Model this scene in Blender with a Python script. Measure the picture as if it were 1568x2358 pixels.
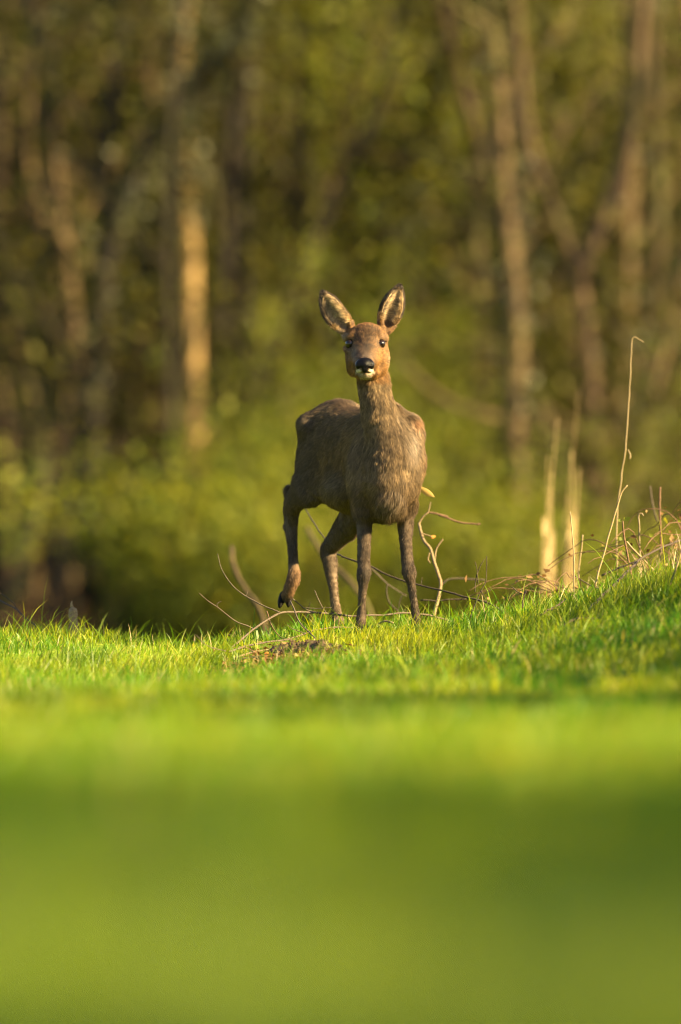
import bpy, math, random
import numpy as np
from mathutils import Vector

random.seed(7)
rng = np.random.default_rng(11)
for o in list(bpy.data.objects):
    bpy.data.objects.remove(o)
scene = bpy.context.scene
COL = scene.collection

# ------------------------------------------------------------------ camera, sky, sun, exposure
CAM_D = 30.0
CAM_Z = 0.343
cam_data = bpy.data.cameras.new('camera')
cam = bpy.data.objects.new('camera', cam_data)
COL.objects.link(cam)
cam.location = (0.0, -CAM_D, CAM_Z)
cam.rotation_euler = (math.radians(90), 0, 0)
cam_data.sensor_fit = 'VERTICAL'
cam_data.sensor_height = 36.0
cam_data.sensor_width = 24.0
PXM = 775.0                                   # picture units per metre at the deer's distance
FRAME_H = 2358.0 / PXM
cam_data.lens = 36.0 * CAM_D / FRAME_H
cam_data.clip_start = 0.5
cam_data.clip_end = 1500
cam_data.dof.use_dof = True
cam_data.dof.focus_distance = CAM_D - 0.06
cam_data.dof.aperture_fstop = (cam_data.lens / 1000.0) / 0.158
scene.camera = cam

SUN = Vector((0.90, -0.36, 0.47)).normalized()
world = bpy.data.worlds.new('World')
scene.world = world
world.use_nodes = True
wn = world.node_tree
sky = wn.nodes.new('ShaderNodeTexSky')
sky.sky_type = 'NISHITA'
sky.sun_disc = False
sky.sun_elevation = math.asin(SUN.z)
sky.sun_rotation = math.atan2(SUN.x, SUN.y)
bg = wn.nodes['Background']
bg.inputs['Strength'].default_value = 0.05
wn.links.new(sky.outputs['Color'], bg.inputs['Color'])

sd = bpy.data.lights.new('sun', 'SUN')
sd.energy = 5.0
sd.angle = math.radians(0.55)
sd.color = (1.0, 0.77, 0.38)
sun = bpy.data.objects.new('sun', sd)
COL.objects.link(sun)
sun.location = SUN * 60
sun.rotation_euler = SUN.to_track_quat('Z', 'Y').to_euler()

scene.view_settings.view_transform = 'Standard'
scene.view_settings.look = 'None'
scene.view_settings.exposure = 2.7
scene.view_settings.gamma = 1.0
scene.view_settings.use_curve_mapping = False
scene.render.engine = 'CYCLES'
scene.cycles.max_bounces = 8
scene.cycles.diffuse_bounces = 3
scene.cycles.glossy_bounces = 2
scene.cycles.transmission_bounces = 6
scene.cycles.transparent_max_bounces = 4
scene.cycles.sample_clamp_indirect = 4.0
scene.cycles.use_denoising = True
scene.cycles.filter_width = 1.15
scene.cycles_curves.shape = 'RIBBONS'


# ------------------------------------------------------------------ helpers
def P(u, v, y=0.0):
    """a point seen at picture position (u, v), at depth y beyond the deer's forefeet"""
    k = (CAM_D + y) / CAM_D / PXM
    return np.array([(u - 784.0) * k, y, CAM_Z - (v - 1179.0) * k])


def R(n, y=0.0):
    return n / PXM * (CAM_D + y) / CAM_D


def sstep(a, b, x):
    t = np.clip((x - a) / (b - a), 0, 1)
    return t * t * (3 - 2 * t)


def vnoise(p, seed=0):
    """smooth value noise on an (n,3) array, about -1..1"""
    p = np.asarray(p, dtype=np.float64)
    i = np.floor(p).astype(np.int64)
    f = p - i
    f = f * f * (3 - 2 * f)
    out = np.zeros(len(p))
    for dx in (0, 1):
        for dy in (0, 1):
            for dz in (0, 1):
                h = (i[:, 0] + dx) * 73856093 ^ (i[:, 1] + dy) * 19349663 ^ (i[:, 2] + dz) * 83492791 ^ (seed * 2654435 + 97)
                h = (h ^ (h >> 13)) * 1274126177
                h = (h ^ (h >> 16)) & 0xFFFF
                w = (f[:, 0] if dx else 1 - f[:, 0]) * (f[:, 1] if dy else 1 - f[:, 1]) * (f[:, 2] if dz else 1 - f[:, 2])
                out += w * (h / 32767.5 - 1)
    return out


def tag(o, label=None, cat=None, group=None, kind=None):
    if label: o['label'] = label
    if cat: o['category'] = cat
    if group: o['group'] = group
    if kind: o['kind'] = kind
    return o


def empty(name, loc=(0, 0, 0)):
    o = bpy.data.objects.new(name, None)
    o.location = loc
    o.empty_display_size = 0.1
    COL.objects.link(o)
    return o


def mesh_np(name, verts, faces, attrs=None, smooth=True):
    """faces: list of (m,k) int arrays"""
    me = bpy.data.meshes.new(name)
    verts = np.asarray(verts, dtype=np.float32)
    me.vertices.add(len(verts))
    me.vertices.foreach_set('co', verts.ravel())
    loops = np.concatenate([np.asarray(f, dtype=np.int32).ravel() for f in faces])
    sizes = np.concatenate([np.full(len(f), np.asarray(f).shape[1], dtype=np.int32) for f in faces])
    starts = np.concatenate([[0], np.cumsum(sizes)[:-1]]).astype(np.int32)
    me.loops.add(len(loops))
    me.loops.foreach_set('vertex_index', loops)
    me.polygons.add(len(sizes))
    me.polygons.foreach_set('loop_start', starts)
    me.polygons.foreach_set('loop_total', sizes)
    if smooth:
        me.polygons.foreach_set('use_smooth', np.ones(len(sizes), dtype=bool))
    for k, (typ, data) in (attrs or {}).items():
        a = me.attributes.new(k, typ, 'POINT')
        if typ == 'FLOAT':
            a.data.foreach_set('value', np.asarray(data, dtype=np.float32).ravel())
        else:
            a.data.foreach_set('color', np.asarray(data, dtype=np.float32).ravel())
    me.update(calc_edges=True)
    me.validate()
    return me


def obj(name, me, mat=None, parent=None, loc=None):
    o = bpy.data.objects.new(name, me)
    COL.objects.link(o)
    if mat is not None and not me.materials:
        me.materials.append(mat)
    if parent is not None:
        o.parent = parent
    if loc is not None:
        o.location = loc
    return o


def catmull(pts, n):
    pts = np.asarray(pts, dtype=np.float64)
    if len(pts) == 2:
        t = np.linspace(0, 1, n)[:, None]
        return pts[0] * (1 - t) + pts[1] * t
    ext = np.vstack([2 * pts[0] - pts[1], pts, 2 * pts[-1] - pts[-2]])
    m = len(pts) - 1
    out = []
    for s in np.linspace(0, m, n):
        i = min(int(s), m - 1)
        t = s - i
        p0, p1, p2, p3 = ext[i], ext[i + 1], ext[i + 2], ext[i + 3]
        out.append(0.5 * (2 * p1 + (p2 - p0) * t + (2 * p0 - 5 * p1 + 4 * p2 - p3) * t * t + (3 * p1 - p0 - 3 * p2 + p3) * t ** 3))
    return np.array(out)


class Geo:
    """collects tubes and quads into one mesh"""
    def __init__(self):
        self.v, self.q, self.t, self.r = [], [], [], []
        self.n = 0

    def tube(self, pts, radii, sides=7, jitter=0.0, rnd=None):
        pts = np.asarray(pts, dtype=np.float64)
        radii = np.broadcast_to(np.asarray(radii, dtype=np.float64), (len(pts),))
        tan = np.gradient(pts, axis=0)
        tan /= np.linalg.norm(tan, axis=1)[:, None] + 1e-12
        up = np.array([0.0, 1.0, 0.13]) if abs(tan[0, 1]) < 0.8 else np.array([1.0, 0.1, 0.0])
        a = np.cross(tan, up)
        a /= np.linalg.norm(a, axis=1)[:, None] + 1e-12
        b = np.cross(tan, a)
        ang = np.linspace(0, 2 * np.pi, sides, endpoint=False)
        rr = radii[:, None] * (1 + jitter * (rng.random((len(pts), sides)) - 0.5) * 2)
        ring = pts[:, None, :] + rr[..., None] * (np.cos(ang)[None, :, None] * a[:, None, :] + np.sin(ang)[None, :, None] * b[:, None, :])
        V = np.vstack([ring.reshape(-1, 3), pts[0] - tan[0] * radii[0] * 0.5, pts[-1] + tan[-1] * radii[-1] * 0.5])
        m = len(pts)
        i = np.arange(m - 1)[:, None] * sides
        j = np.arange(sides)[None, :]
        jn = (j + 1) % sides
        Q = np.stack([i + j, i + jn, i + sides + jn, i + sides + j], axis=-1).reshape(-1, 4)
        jj = np.arange(sides)
        c0, c1 = m * sides, m * sides + 1
        T = np.vstack([np.stack([np.full(sides, c0), (jj + 1) % sides, jj], 1),
                       np.stack([np.full(sides, c1), (m - 1) * sides + jj, (m - 1) * sides + (jj + 1) % sides], 1)])
        self.add(V, Q, T, rng.random() if rnd is None else rnd)

    def add(self, V, Q=None, T=None, rnd=0.5):
        if Q is not None and len(Q): self.q.append(np.asarray(Q) + self.n)
        if T is not None and len(T): self.t.append(np.asarray(T) + self.n)
        self.v.append(np.asarray(V))
        self.r.append(np.broadcast_to(np.asarray(rnd, dtype=np.float64), (len(V),)))
        self.n += len(V)

    def leaves(self, centers, size, flat=0.35, size_j=0.4, aspect=0.6):
        """pointed folded leaves (two quads each) at the centers"""
        n = len(centers)
        d = rng.normal(size=(n, 3)); d[:, 2] *= 0.6
        d /= np.linalg.norm(d, axis=1)[:, None]
        nrm = rng.normal(size=(n, 3)) * (1 - flat) + np.array([0, 0, flat * 1.5])
        s = np.cross(d, nrm)
        s /= np.linalg.norm(s, axis=1)[:, None] + 1e-9
        nn = np.cross(s, d)
        L = (size * (1 + size_j * (rng.random(n) * 2 - 1)))[:, None]
        W = L * aspect * 0.5
        c = np.asarray(centers)
        base, tip = c - d * L * 0.5, c + d * L * 0.5 - nn * L * 0.08
        mid = c - nn * L * 0.06
        l, r = c + s * W + nn * L * 0.05, c - s * W + nn * L * 0.05
        V = np.stack([base, l, tip, r, mid], 1).reshape(-1, 3)
        k = np.arange(n)[:, None] * 5
        T = np.vstack([k + [0, 4, 1], k + [4, 2, 1], k + [0, 3, 4], k + [4, 3, 2]])
        self.add(V, None, T, np.repeat(rng.random(n), 5))

    def mesh(self, name, smooth=True):
        faces = []
        if self.q: faces.append(np.vstack(self.q))
        if self.t: faces.append(np.vstack(self.t))
        return mesh_np(name, np.vstack(self.v), faces, {'rnd': ('FLOAT', np.concatenate(self.r))}, smooth)


# ------------------------------------------------------------------ materials
def new_mat(name):
    m = bpy.data.materials.new(name)
    m.use_nodes = True
    nt = m.node_tree
    for n in list(nt.nodes): nt.nodes.remove(n)
    out = nt.nodes.new('ShaderNodeOutputMaterial')
    return m, nt, out


def ramp(nt, src, stops):
    r = nt.nodes.new('ShaderNodeValToRGB')
    el = r.color_ramp.elements
    while len(el) < len(stops): el.new(0.5)
    for e, (p, c) in zip(el, stops):
        e.position = p
        e.color = (*c, 1)
    nt.links.new(src, r.inputs[0])
    return r.outputs['Color']


def noise(nt, scale, detail=3, rough=0.55, vec=None):
    n = nt.nodes.new('ShaderNodeTexNoise')
    n.inputs['Scale'].default_value = scale
    n.inputs['Detail'].default_value = detail
    n.inputs['Roughness'].default_value = rough
    if vec is None:
        g = nt.nodes.new('ShaderNodeNewGeometry')
        vec = g.outputs['Position']
    nt.links.new(vec, n.inputs['Vector'])
    return n.outputs['Fac']


def mix(nt, fac, a, b, blend='MIX'):
    m = nt.nodes.new('ShaderNodeMix')
    m.data_type = 'RGBA'
    m.blend_type = blend
    for sock, val in ((m.inputs[0], fac), (m.inputs[6], a), (m.inputs[7], b)):
        if isinstance(val, (int, float)): sock.default_value = val
        elif isinstance(val, tuple): sock.default_value = (*val, 1)
        else: nt.links.new(val, sock)
    return m.outputs[2]


def attr(nt, name, out='Fac'):
    a = nt.nodes.new('ShaderNodeAttribute')
    a.attribute_name = name
    return a.outputs[out]


def bump(nt, height, strength, dist=0.01):
    b = nt.nodes.new('ShaderNodeBump')
    b.inputs['Strength'].default_value = strength
    b.inputs['Distance'].default_value = dist
    nt.links.new(height, b.inputs['Height'])
    return b.outputs['Normal']


def leaf_mat(name, stops, trans_tint, trans=0.45, gloss=0.006, rough=0.6, patch=None, patch_scale=1.5, patch_amt=0.5, patch2=None):
    m, nt, out = new_mat(name)
    c = ramp(nt, attr(nt, 'rnd'), stops)
    if patch:
        pf = ramp(nt, noise(nt, patch_scale, 2), [(0.40, (0, 0, 0)), (0.62, (patch_amt,) * 3)])
        c = mix(nt, pf, c, patch)
    if patch2:
        c = mix(nt, ramp(nt, noise(nt, 3.6, 4, 0.65), [(0.47, (0, 0, 0)), (0.60, (0.75,) * 3)]), c, patch2[0])
        c = mix(nt, ramp(nt, noise(nt, 5.3, 3, 0.6), [(0.58, (0, 0, 0)), (0.68, (0.7,) * 3)]), c, patch2[1])
    dif = nt.nodes.new('ShaderNodeBsdfDiffuse')
    tr = nt.nodes.new('ShaderNodeBsdfTranslucent')
    nt.links.new(c, dif.inputs['Color'])
    nt.links.new(mix(nt, 1.0, c, trans_tint, 'MULTIPLY'), tr.inputs['Color'])
    ms = nt.nodes.new('ShaderNodeMixShader'); ms.inputs[0].default_value = trans
    nt.links.new(dif.outputs[0], ms.inputs[1]); nt.links.new(tr.outputs[0], ms.inputs[2])
    gl = nt.nodes.new('ShaderNodeBsdfGlossy'); gl.inputs['Roughness'].default_value = rough
    gl.inputs['Color'].default_value = (1, 1, 1, 1)
    m2 = nt.nodes.new('ShaderNodeMixShader'); m2.inputs[0].default_value = gloss
    nt.links.new(ms.outputs[0], m2.inputs[1]); nt.links.new(gl.outputs[0], m2.inputs[2])
    nt.links.new(m2.outputs[0], out.inputs['Surface'])
    return m


def bark_mat(name, dark, light, moss=None, scale=9.0, moss_lo=0.5, stretch=0.25):
    m, nt, out = new_mat(name)
    tc = nt.nodes.new('ShaderNodeTexCoord')
    mp = nt.nodes.new('ShaderNodeMapping')
    mp.inputs['Scale'].default_value = (1, 1, stretch)
    nt.links.new(tc.outputs['Object'], mp.inputs['Vector'])
    n1 = noise(nt, scale * 3, 5, 0.65, mp.outputs['Vector'])
    c = ramp(nt, n1, [(0.32, dark), (0.68, light)])
    if moss:
        n2 = noise(nt, scale * 0.35, 3, 0.6, mp.outputs['Vector'])
        c = mix(nt, ramp(nt, n2, [(moss_lo, (0, 0, 0)), (moss_lo + 0.14, (0.9,) * 3)]), c, moss)
    p = nt.nodes.new('ShaderNodeBsdfPrincipled')
    p.inputs['Roughness'].default_value = 0.85
    p.inputs['Specular IOR Level'].default_value = 0.25
    nt.links.new(c, p.inputs['Base Color'])
    nt.links.new(bump(nt, n1, 0.6, 0.006), p.inputs['Normal'])
    nt.links.new(p.outputs[0], out.inputs['Surface'])
    return m


def plain_mat(name, col, rough=0.5, spec=0.5, var=None, scale=60, bumps=0.0):
    m, nt, out = new_mat(name)
    p = nt.nodes.new('ShaderNodeBsdfPrincipled')
    p.inputs['Roughness'].default_value = rough
    p.inputs['Specular IOR Level'].default_value = spec
    n1 = noise(nt, scale, 3)
    nt.links.new(ramp(nt, n1, [(0.35, col), (0.65, var or col)]), p.inputs['Base Color'])
    if bumps: nt.links.new(bump(nt, n1, bumps, 0.002), p.inputs['Normal'])
    nt.links.new(p.outputs[0], out.inputs['Surface'])
    return m


M = {}
M['grass'] = leaf_mat('grass_blades', [(0.0, (0.034, 0.145, 0.006)), (0.45, (0.068, 0.19, 0.009)), (0.80, (0.13, 0.24, 0.012)), (0.91, (0.21, 0.25, 0.02)), (0.95, (0.36, 0.29, 0.12))],
                      (1.7, 1.5, 0.35), 0.5, 0.012, 0.45, patch=(0.29, 0.275, 0.010), patch_scale=0.9, patch_amt=0.66, patch2=((0.028, 0.095, 0.006), (0.25, 0.25, 0.05)))
M['leaf_green'] = leaf_mat('spring_leaves', [(0, (0.0666, 0.0974, 0.0103)), (0.5, (0.1230, 0.1486, 0.0185)), (1, (0.2050, 0.2050, 0.0328))], (1.5, 1.35, 0.4), 0.5)
M['leaf_olive'] = leaf_mat('olive_leaves', [(0, (0.0246, 0.0279, 0.0033)), (0.5, (0.0492, 0.0525, 0.0066)), (1, (0.0918, 0.0853, 0.0148))], (1.4, 1.2, 0.4), 0.4)
M['leaf_ivy'] = leaf_mat('ivy_leaves', [(0, (0.0148, 0.0205, 0.0033)), (0.6, (0.0344, 0.0385, 0.0049)), (1, (0.0697, 0.0656, 0.0098))], (1.3, 1.2, 0.4), 0.25, 0.03)
M['leaf_dead'] = leaf_mat('dead_leaves', [(0, (0.085, 0.045, 0.018)), (0.5, (0.15, 0.085, 0.035)), (1, (0.27, 0.17, 0.075))], (1.2, 0.9, 0.5), 0.25)
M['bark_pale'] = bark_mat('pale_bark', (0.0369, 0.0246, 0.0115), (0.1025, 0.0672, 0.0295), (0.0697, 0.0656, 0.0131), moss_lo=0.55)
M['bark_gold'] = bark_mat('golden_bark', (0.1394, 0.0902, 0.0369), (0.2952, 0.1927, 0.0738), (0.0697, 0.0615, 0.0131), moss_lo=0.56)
M['bark_pink'] = bark_mat('pinkish_bark', (0.0295, 0.0189, 0.0090), (0.0861, 0.0541, 0.0254), (0.0574, 0.0574, 0.0131), moss_lo=0.58)
M['bark_moss'] = bark_mat('mossy_bark', (0.0213, 0.0172, 0.0066), (0.0558, 0.0418, 0.0148), (0.0410, 0.0426, 0.0082), moss_lo=0.42)
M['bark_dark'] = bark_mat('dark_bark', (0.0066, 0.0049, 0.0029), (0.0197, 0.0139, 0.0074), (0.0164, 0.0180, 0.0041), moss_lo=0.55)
M['bark_brown'] = bark_mat('brown_bark', (0.0148, 0.0098, 0.0041), (0.0410, 0.0254, 0.0098), (0.0451, 0.0492, 0.0098), moss_lo=0.5)
M['twig'] = bark_mat('twig_bark', (0.045, 0.033, 0.024), (0.115, 0.088, 0.063), scale=60, stretch=1)
M['twig_dark'] = bark_mat('dark_twig_bark', (0.025, 0.018, 0.014), (0.065, 0.046, 0.034), scale=60, stretch=1)
M['twig_red'] = bark_mat('reddish_twig_bark', (0.075, 0.040, 0.024), (0.15, 0.085, 0.048), scale=60, stretch=1)
M['twig_pale'] = bark_mat('pale_twig_bark', (0.11, 0.076, 0.040), (0.22, 0.155, 0.085), scale=60, stretch=1)
M['straw'] = leaf_mat('straw', [(0, (0.12, 0.080, 0.030)), (0.5, (0.20, 0.14, 0.055)), (1, (0.30, 0.21, 0.09))], (1.1, 0.95, 0.6), 0.15, 0.05)

M['straw_gold'] = leaf_mat('golden_straw', [(0, (0.20, 0.135, 0.05)), (0.5, (0.36, 0.25, 0.10)), (1, (0.48, 0.35, 0.15))], (1.1, 0.95, 0.6), 0.2, 0.03)


# ------------------------------------------------------------------ ground
_py = np.array([-60, -30, -24, -21, -18.5, -15, -11.5, -7.5, -4, -1.4, -0.5, 0.1, 0.7, 1.5, 4, 8, 14, 34, 41, 49, 60, 76, 104, 400])
_pz = np.array([0.0, 0.0, 0.0, -0.01, -0.03, -0.06, -0.09, -0.13, -0.14, -0.10, -0.05, -0.012, -0.015, -0.06, -0.25, -0.42, -0.52, -0.50, -0.40, 0.6, 4.2, 9.5, 14, 18])


def smooth_profile(y):
    s = 0
    for k, w in ((-0.25, 0.25), (0, 0.5), (0.25, 0.25)):
        s = s + w * np.interp(y + k * np.clip(np.abs(y) * 0.2, 0.6, 8), _py, _pz)
    return s


def ground_z(x, y):
    x = np.asarray(x, float); y = np.asarray(y, float)
    z = smooth_profile(y)
    near = sstep(-5, -1, y) * (1 - sstep(2.5, 7, y))
    z = z + near * (0.155 * sstep(0.25, 1.15, x) + 0.10 * sstep(1.1, 3.0, x))
    z = z - near * 0.055 * np.exp(-((x + 0.42) / 0.22) ** 2) - near * 0.035 * sstep(-0.3, -0.9, x)
    p = np.stack([x.ravel(), y.ravel(), np.zeros(x.size)], 1)
    n = 0.012 * vnoise(p * 2.3, 3) + 0.02 * vnoise(p * 0.7, 4)
    far = sstep(8, 40, np.abs(y).ravel()) + sstep(6, 30, np.abs(x).ravel())
    n = n + far * (0.15 * vnoise(p * 0.25, 5) + 0.4 * vnoise(p * 0.07, 6))
    calm = 1 - 0.8 * np.exp(-(p[:, 0] - 0.1) ** 2 / 0.09 - (p[:, 1] - 0.2) ** 2 / 0.2)
    return z + (n * calm).reshape(x.shape)


def axis_pts(limit, fine, fine_to, grow):
    a = list(np.arange(0, fine_to, fine))
    s = fine
    while a[-1] < limit:
        s *= grow
        a.append(a[-1] + s)
    return np.array(a)


ax = axis_pts(420, 0.08, 2.0, 1.11); gx = np.concatenate([-ax[:0:-1], ax])
ayp = axis_pts(420, 0.12, 3.0, 1.09); ayn = axis_pts(420, 0.12, 8.0, 1.09); gy = np.concatenate([-ayn[:0:-1], ayp])
GX, GY = np.meshgrid(gx, gy, indexing='ij')
GZ = ground_z(GX, GY)
nx_, ny_ = GX.shape
idx = np.arange(nx_ * ny_).reshape(nx_, ny_)
Q = np.stack([idx[:-1, :-1], idx[1:, :-1], idx[1:, 1:], idx[:-1, 1:]], -1).reshape(-1, 4)
wood = sstep(1.0, 3.5, GY + 0.5 * np.sin(GX * 1.7))
gm, nt, out = new_mat('meadow_and_leaf_litter')
n_f = noise(nt, 6, 5, 0.6)
n_c = noise(nt, 0.8, 3)
turf = mix(nt, ramp(nt, n_f, [(0.35, (0, 0, 0)), (0.65, (1, 1, 1))]), (0.095, 0.150, 0.010), (0.165, 0.205, 0.014))
litter = ramp(nt, n_f, [(0.30, (0.030, 0.020, 0.010)), (0.52, (0.070, 0.045, 0.021)), (0.70, (0.13, 0.082, 0.038))])
herb = mix(nt, ramp(nt, n_c, [(0.46, (0, 0, 0)), (0.58, (0.75,) * 3)]), litter, (0.042, 0.046, 0.008))
pr = nt.nodes.new('ShaderNodeBsdfPrincipled')
pr.inputs['Roughness'].default_value = 0.95
pr.inputs['Specular IOR Level'].default_value = 0.1
nt.links.new(mix(nt, attr(nt, 'wood'), turf, herb), pr.inputs['Base Color'])
nt.links.new(bump(nt, n_f, 0.8, 0.05), pr.inputs['Normal'])
nt.links.new(pr.outputs[0], out.inputs['Surface'])
ground = obj('ground', mesh_np('ground', np.stack([GX, GY, GZ], -1).reshape(-1, 3), [Q], {'wood': ('FLOAT', wood)}), gm)
tag(ground, 'meadow sloping over a low crest to the leaf covered wooded slope behind', kind='structure')


# ------------------------------------------------------------------ woodland behind the deer
def limb_path(p0, direction, length, wander, n=6, up=0.15):
    pts = [np.array(p0, float)]
    d = np.array(direction, float); d /= np.linalg.norm(d)
    for i in range(n):
        d = d + rng.normal(size=3) * wander + np.array([0, 0, up / n])
        d /= np.linalg.norm(d)
        pts.append(pts[-1] + d * length / n)
    return np.array(pts)


def tree_meshes(height, r0, crown_n, crown_z0, leaf, ivy_n=0, wander=0.06, limbs=9, path=None, clump=-0.12, ivy_gap=None):
    g = Geo()
    if path is None:
        path = limb_path((0, 0, -0.3), (rng.normal() * 0.05, rng.normal() * 0.05, 1), height + 0.3, wander, 9, 0.3)
    main = catmull(path, 40)
    hz = np.linspace(0, 1, 40)
    g.tube(main, r0 * (1 - 0.75 * hz) * (1 + 0.35 * np.exp(-hz * 30)), 9, 0.10)
    ends = []
    for k in range(limbs):
        t = rng.uniform(0.22, 0.95)
        i = int(t * 39)
        a = rng.uniform(0, 2 * np.pi)
        L = height * rng.uniform(0.09, 0.22) * (1.15 - t * 0.7)
        lp = limb_path(main[i], (math.cos(a), math.sin(a), rng.uniform(0.6, 1.8)), L, 0.20, 6)
        rr = r0 * (1 - 0.75 * t) * 0.45
        g.tube(catmull(lp, 12), np.linspace(rr, rr * 0.25, 12), 6, 0.1)
        ends += [lp[3], lp[4], lp[5], lp[6]]
        for q in range(2):
            a2 = rng.uniform(0, 2 * np.pi)
            sp = limb_path(lp[3 + q], (math.cos(a2), math.sin(a2), 0.5), L * 0.5, 0.3, 4)
            g.tube(sp, np.linspace(rr * 0.4, rr * 0.12, 5), 5)
            ends += [sp[2], sp[3], sp[4]]
    trunk = g.mesh('trunk')
    crown = None
    if crown_n:
        ends = np.array([e for e in ends if e[2] > crown_z0] or ends)
        c = Geo()
        pick = ends[rng.integers(0, len(ends), crown_n)]
        cp = pick + rng.normal(size=(crown_n, 3)) * np.array([0.20, 0.20, 0.16])
        c.leaves(cp[vnoise(cp * 2.2 + crown_n, 17) > clump], leaf)
        crown = c.mesh('crown', False)
    ivy = None
    if ivy_n:
        c = Geo()
        t = rng.random(ivy_n) ** 0.8 * 0.7
        if ivy_gap: t = np.where((t > ivy_gap[0]) & (t < ivy_gap[1]), ivy_gap[1] + (t - ivy_gap[0]), t)
        i = (t * 39).astype(int)
        a = rng.uniform(0, 2 * np.pi, ivy_n)
        rr = r0 * (1 - 0.75 * t) + rng.random(ivy_n) ** 1.5 * 0.15 * (0.6 + 0.5 * np.sin(t * 23 + r0 * 90)) + 0.01
        c.leaves(main[i] + np.stack([np.cos(a) * rr, np.sin(a) * rr, rng.normal(size=ivy_n) * 0.1], 1), 0.05)
        ivy = c.mesh('ivy', False)
    return trunk, crown, ivy


def place_tree(name, meshes, mats, loc, label, cat='tree', group=None, rotz=0.0, scale=1.0):
    t = empty(name, loc)
    t.rotation_euler.z = rotz
    t.scale = (scale,) * 3
    tag(t, label, cat, group)
    for nm, me, mt in zip(('trunk', 'crown', 'ivy'), meshes, mats):
        if me is not None:
            o = obj(nm, me, mt, t)
    return t


def at_ground(x, y, dz=-0.05):
    return (float(x), float(y), float(ground_z(np.array([x]), np.array([y]))[0]) + dz)


WOOD = 10.0                                   # how far the front of the wood stands back


def key_tree(uvs, y, width, bark, label, extra=(), top=None, name='tree', crown_n=500, leaf='leaf_olive', ivy_n=0, limbs=3, crown_z=1.2, ivy_gap=None):
    """a tree whose stem runs through the given picture points, then goes on up and down"""
    y = y + WOOD
    width *= 0.9
    pts = [P(u, v, y) for u, v in uvs]
    pts.sort(key=lambda p: p[2])
    lo, hi = pts[0], pts[-1]
    gz = at_ground(lo[0], y, -0.2)[2]
    d = (pts[1] - lo)
    if lo[2] > gz + 0.05:
        drop = lo[2] - gz
        pts.insert(0, np.array([lo[0] - 0.4 * d[0] / max(d[2], 0.2) * min(drop, 0.6), y, gz]))
    base = pts[0].copy()
    if top:
        d2 = (pts[-1] - pts[-2]); d2 = d2 / max(np.linalg.norm(d2), 1e-6)
        for k in (1, 2, 3):
            pts.append(pts[-1] + (d2 * (0.7 ** k) + np.array([rng.normal() * 0.1, rng.normal() * 0.1, 0.9])) * top / 4.5)
    path = np.array(pts) - base
    H = path[-1][2]
    trunk, crown, ivy = tree_meshes(H, R(width, y) / 2, crown_n, crown_z, 0.07, ivy_n, path=path, limbs=limbs, ivy_gap=ivy_gap)
    t = place_tree(name, (trunk, crown, ivy), (M[bark], M[leaf], M['leaf_ivy']), tuple(base), label)
    for ex, w in extra:
        e = np.array([P(u, v, y) for u, v in ex]) - base
        g = Geo()
        g.tube(catmull(e, 16), np.linspace(R(w, y) / 2, R(w, y) / 3.2, 16), 8, 0.1)
        obj('limb', g.mesh('limb'), M[bark], t)
    return t


rng = np.random.default_rng(201)
key_tree([(445, 1200), (440, 700), (428, 400), (418, 100)], 15.0, 62, 'bark_gold', 'slender tree with a bare golden sunlit trunk left of the deer', top=4, crown_n=350, ivy_n=1500, ivy_gap=(0.20, 0.365))  # ivy added above and below the sunlit stretch, in place of shade
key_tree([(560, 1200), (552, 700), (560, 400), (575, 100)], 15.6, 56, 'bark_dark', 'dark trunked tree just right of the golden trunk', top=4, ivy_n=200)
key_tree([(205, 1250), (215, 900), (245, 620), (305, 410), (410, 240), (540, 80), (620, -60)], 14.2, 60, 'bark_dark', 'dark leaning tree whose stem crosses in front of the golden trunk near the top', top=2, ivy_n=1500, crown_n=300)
key_tree([(385, 1250), (392, 900), (386, 500), (402, 200)], 13.2, 24, 'bark_dark', 'thin dark tree with a leafy top in front of the golden trunk', top=2.5, crown_n=2600, limbs=12, crown_z=3.6, leaf='leaf_ivy')
key_tree([(110, 1200), (100, 700), (118, 350), (112, 40)], 17.0, 54, 'bark_dark', 'dark trunk near the left edge behind the pale saplings', top=4, ivy_n=200)
key_tree([(140, 1420), (150, 1000), (148, 740), (104, 520), (62, 340)], 15.0, 40, 'bark_pale', 'pale sapling leaning to the left near the left edge', top=2, crown_n=200)
key_tree([(0, 290), (62, 170)], 15.5, 44, 'bark_pink', 'pinkish sapling slanting up across the top left corner', top=2, crown_n=150)
key_tree([(12, 1400), (18, 1150), (8, 950), (-30, 700)], 15.5, 46, 'bark_pink', 'pinkish trunk rising at the left edge above the grass', top=3, crown_n=200)
key_tree([(140, 1100), (85, 950), (22, 750), (-20, 560)], 15.5, 38, 'bark_pale', 'pale sapling bending out of the frame at the left edge', top=2, crown_n=150)
key_tree([(1385, 1400), (1372, 1000), (1345, 720), (1322, 610), (1270, 470), (1212, 280)], 13.5, 46, 'bark_pink', 'pinkish forked tree at the right with two spreading stems',
         extra=[([(1330, 640), (1372, 540), (1410, 440), (1450, 300), (1470, 120), (1485, -60)], 40)], top=2.5, crown_n=300)
key_tree([(1190, 1200), (1186, 800), (1196, 500), (1180, 100)], 15.2, 60, 'bark_dark', 'dark trunked tree behind the forked pinkish tree', top=4, ivy_n=250)
key_tree([(1094, 1200), (1098, 700), (1088, 400), (1100, 50)], 16.5, 52, 'bark_brown', 'brown trunked tree right of the deer, deep in the wood', top=4)
key_tree([(640, 1200), (652, 900), (664, 700), (670, 560)], 18.0, 40, 'bark_brown', 'thin brown trunk just left of the deer above its back', top=3, crown_n=250)
key_tree([(705, 1200), (700, 700), (690, 350), (700, 0)], 17.0, 60, 'bark_dark', 'dark trunk in the wood above the left ear of the deer', top=4)
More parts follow.
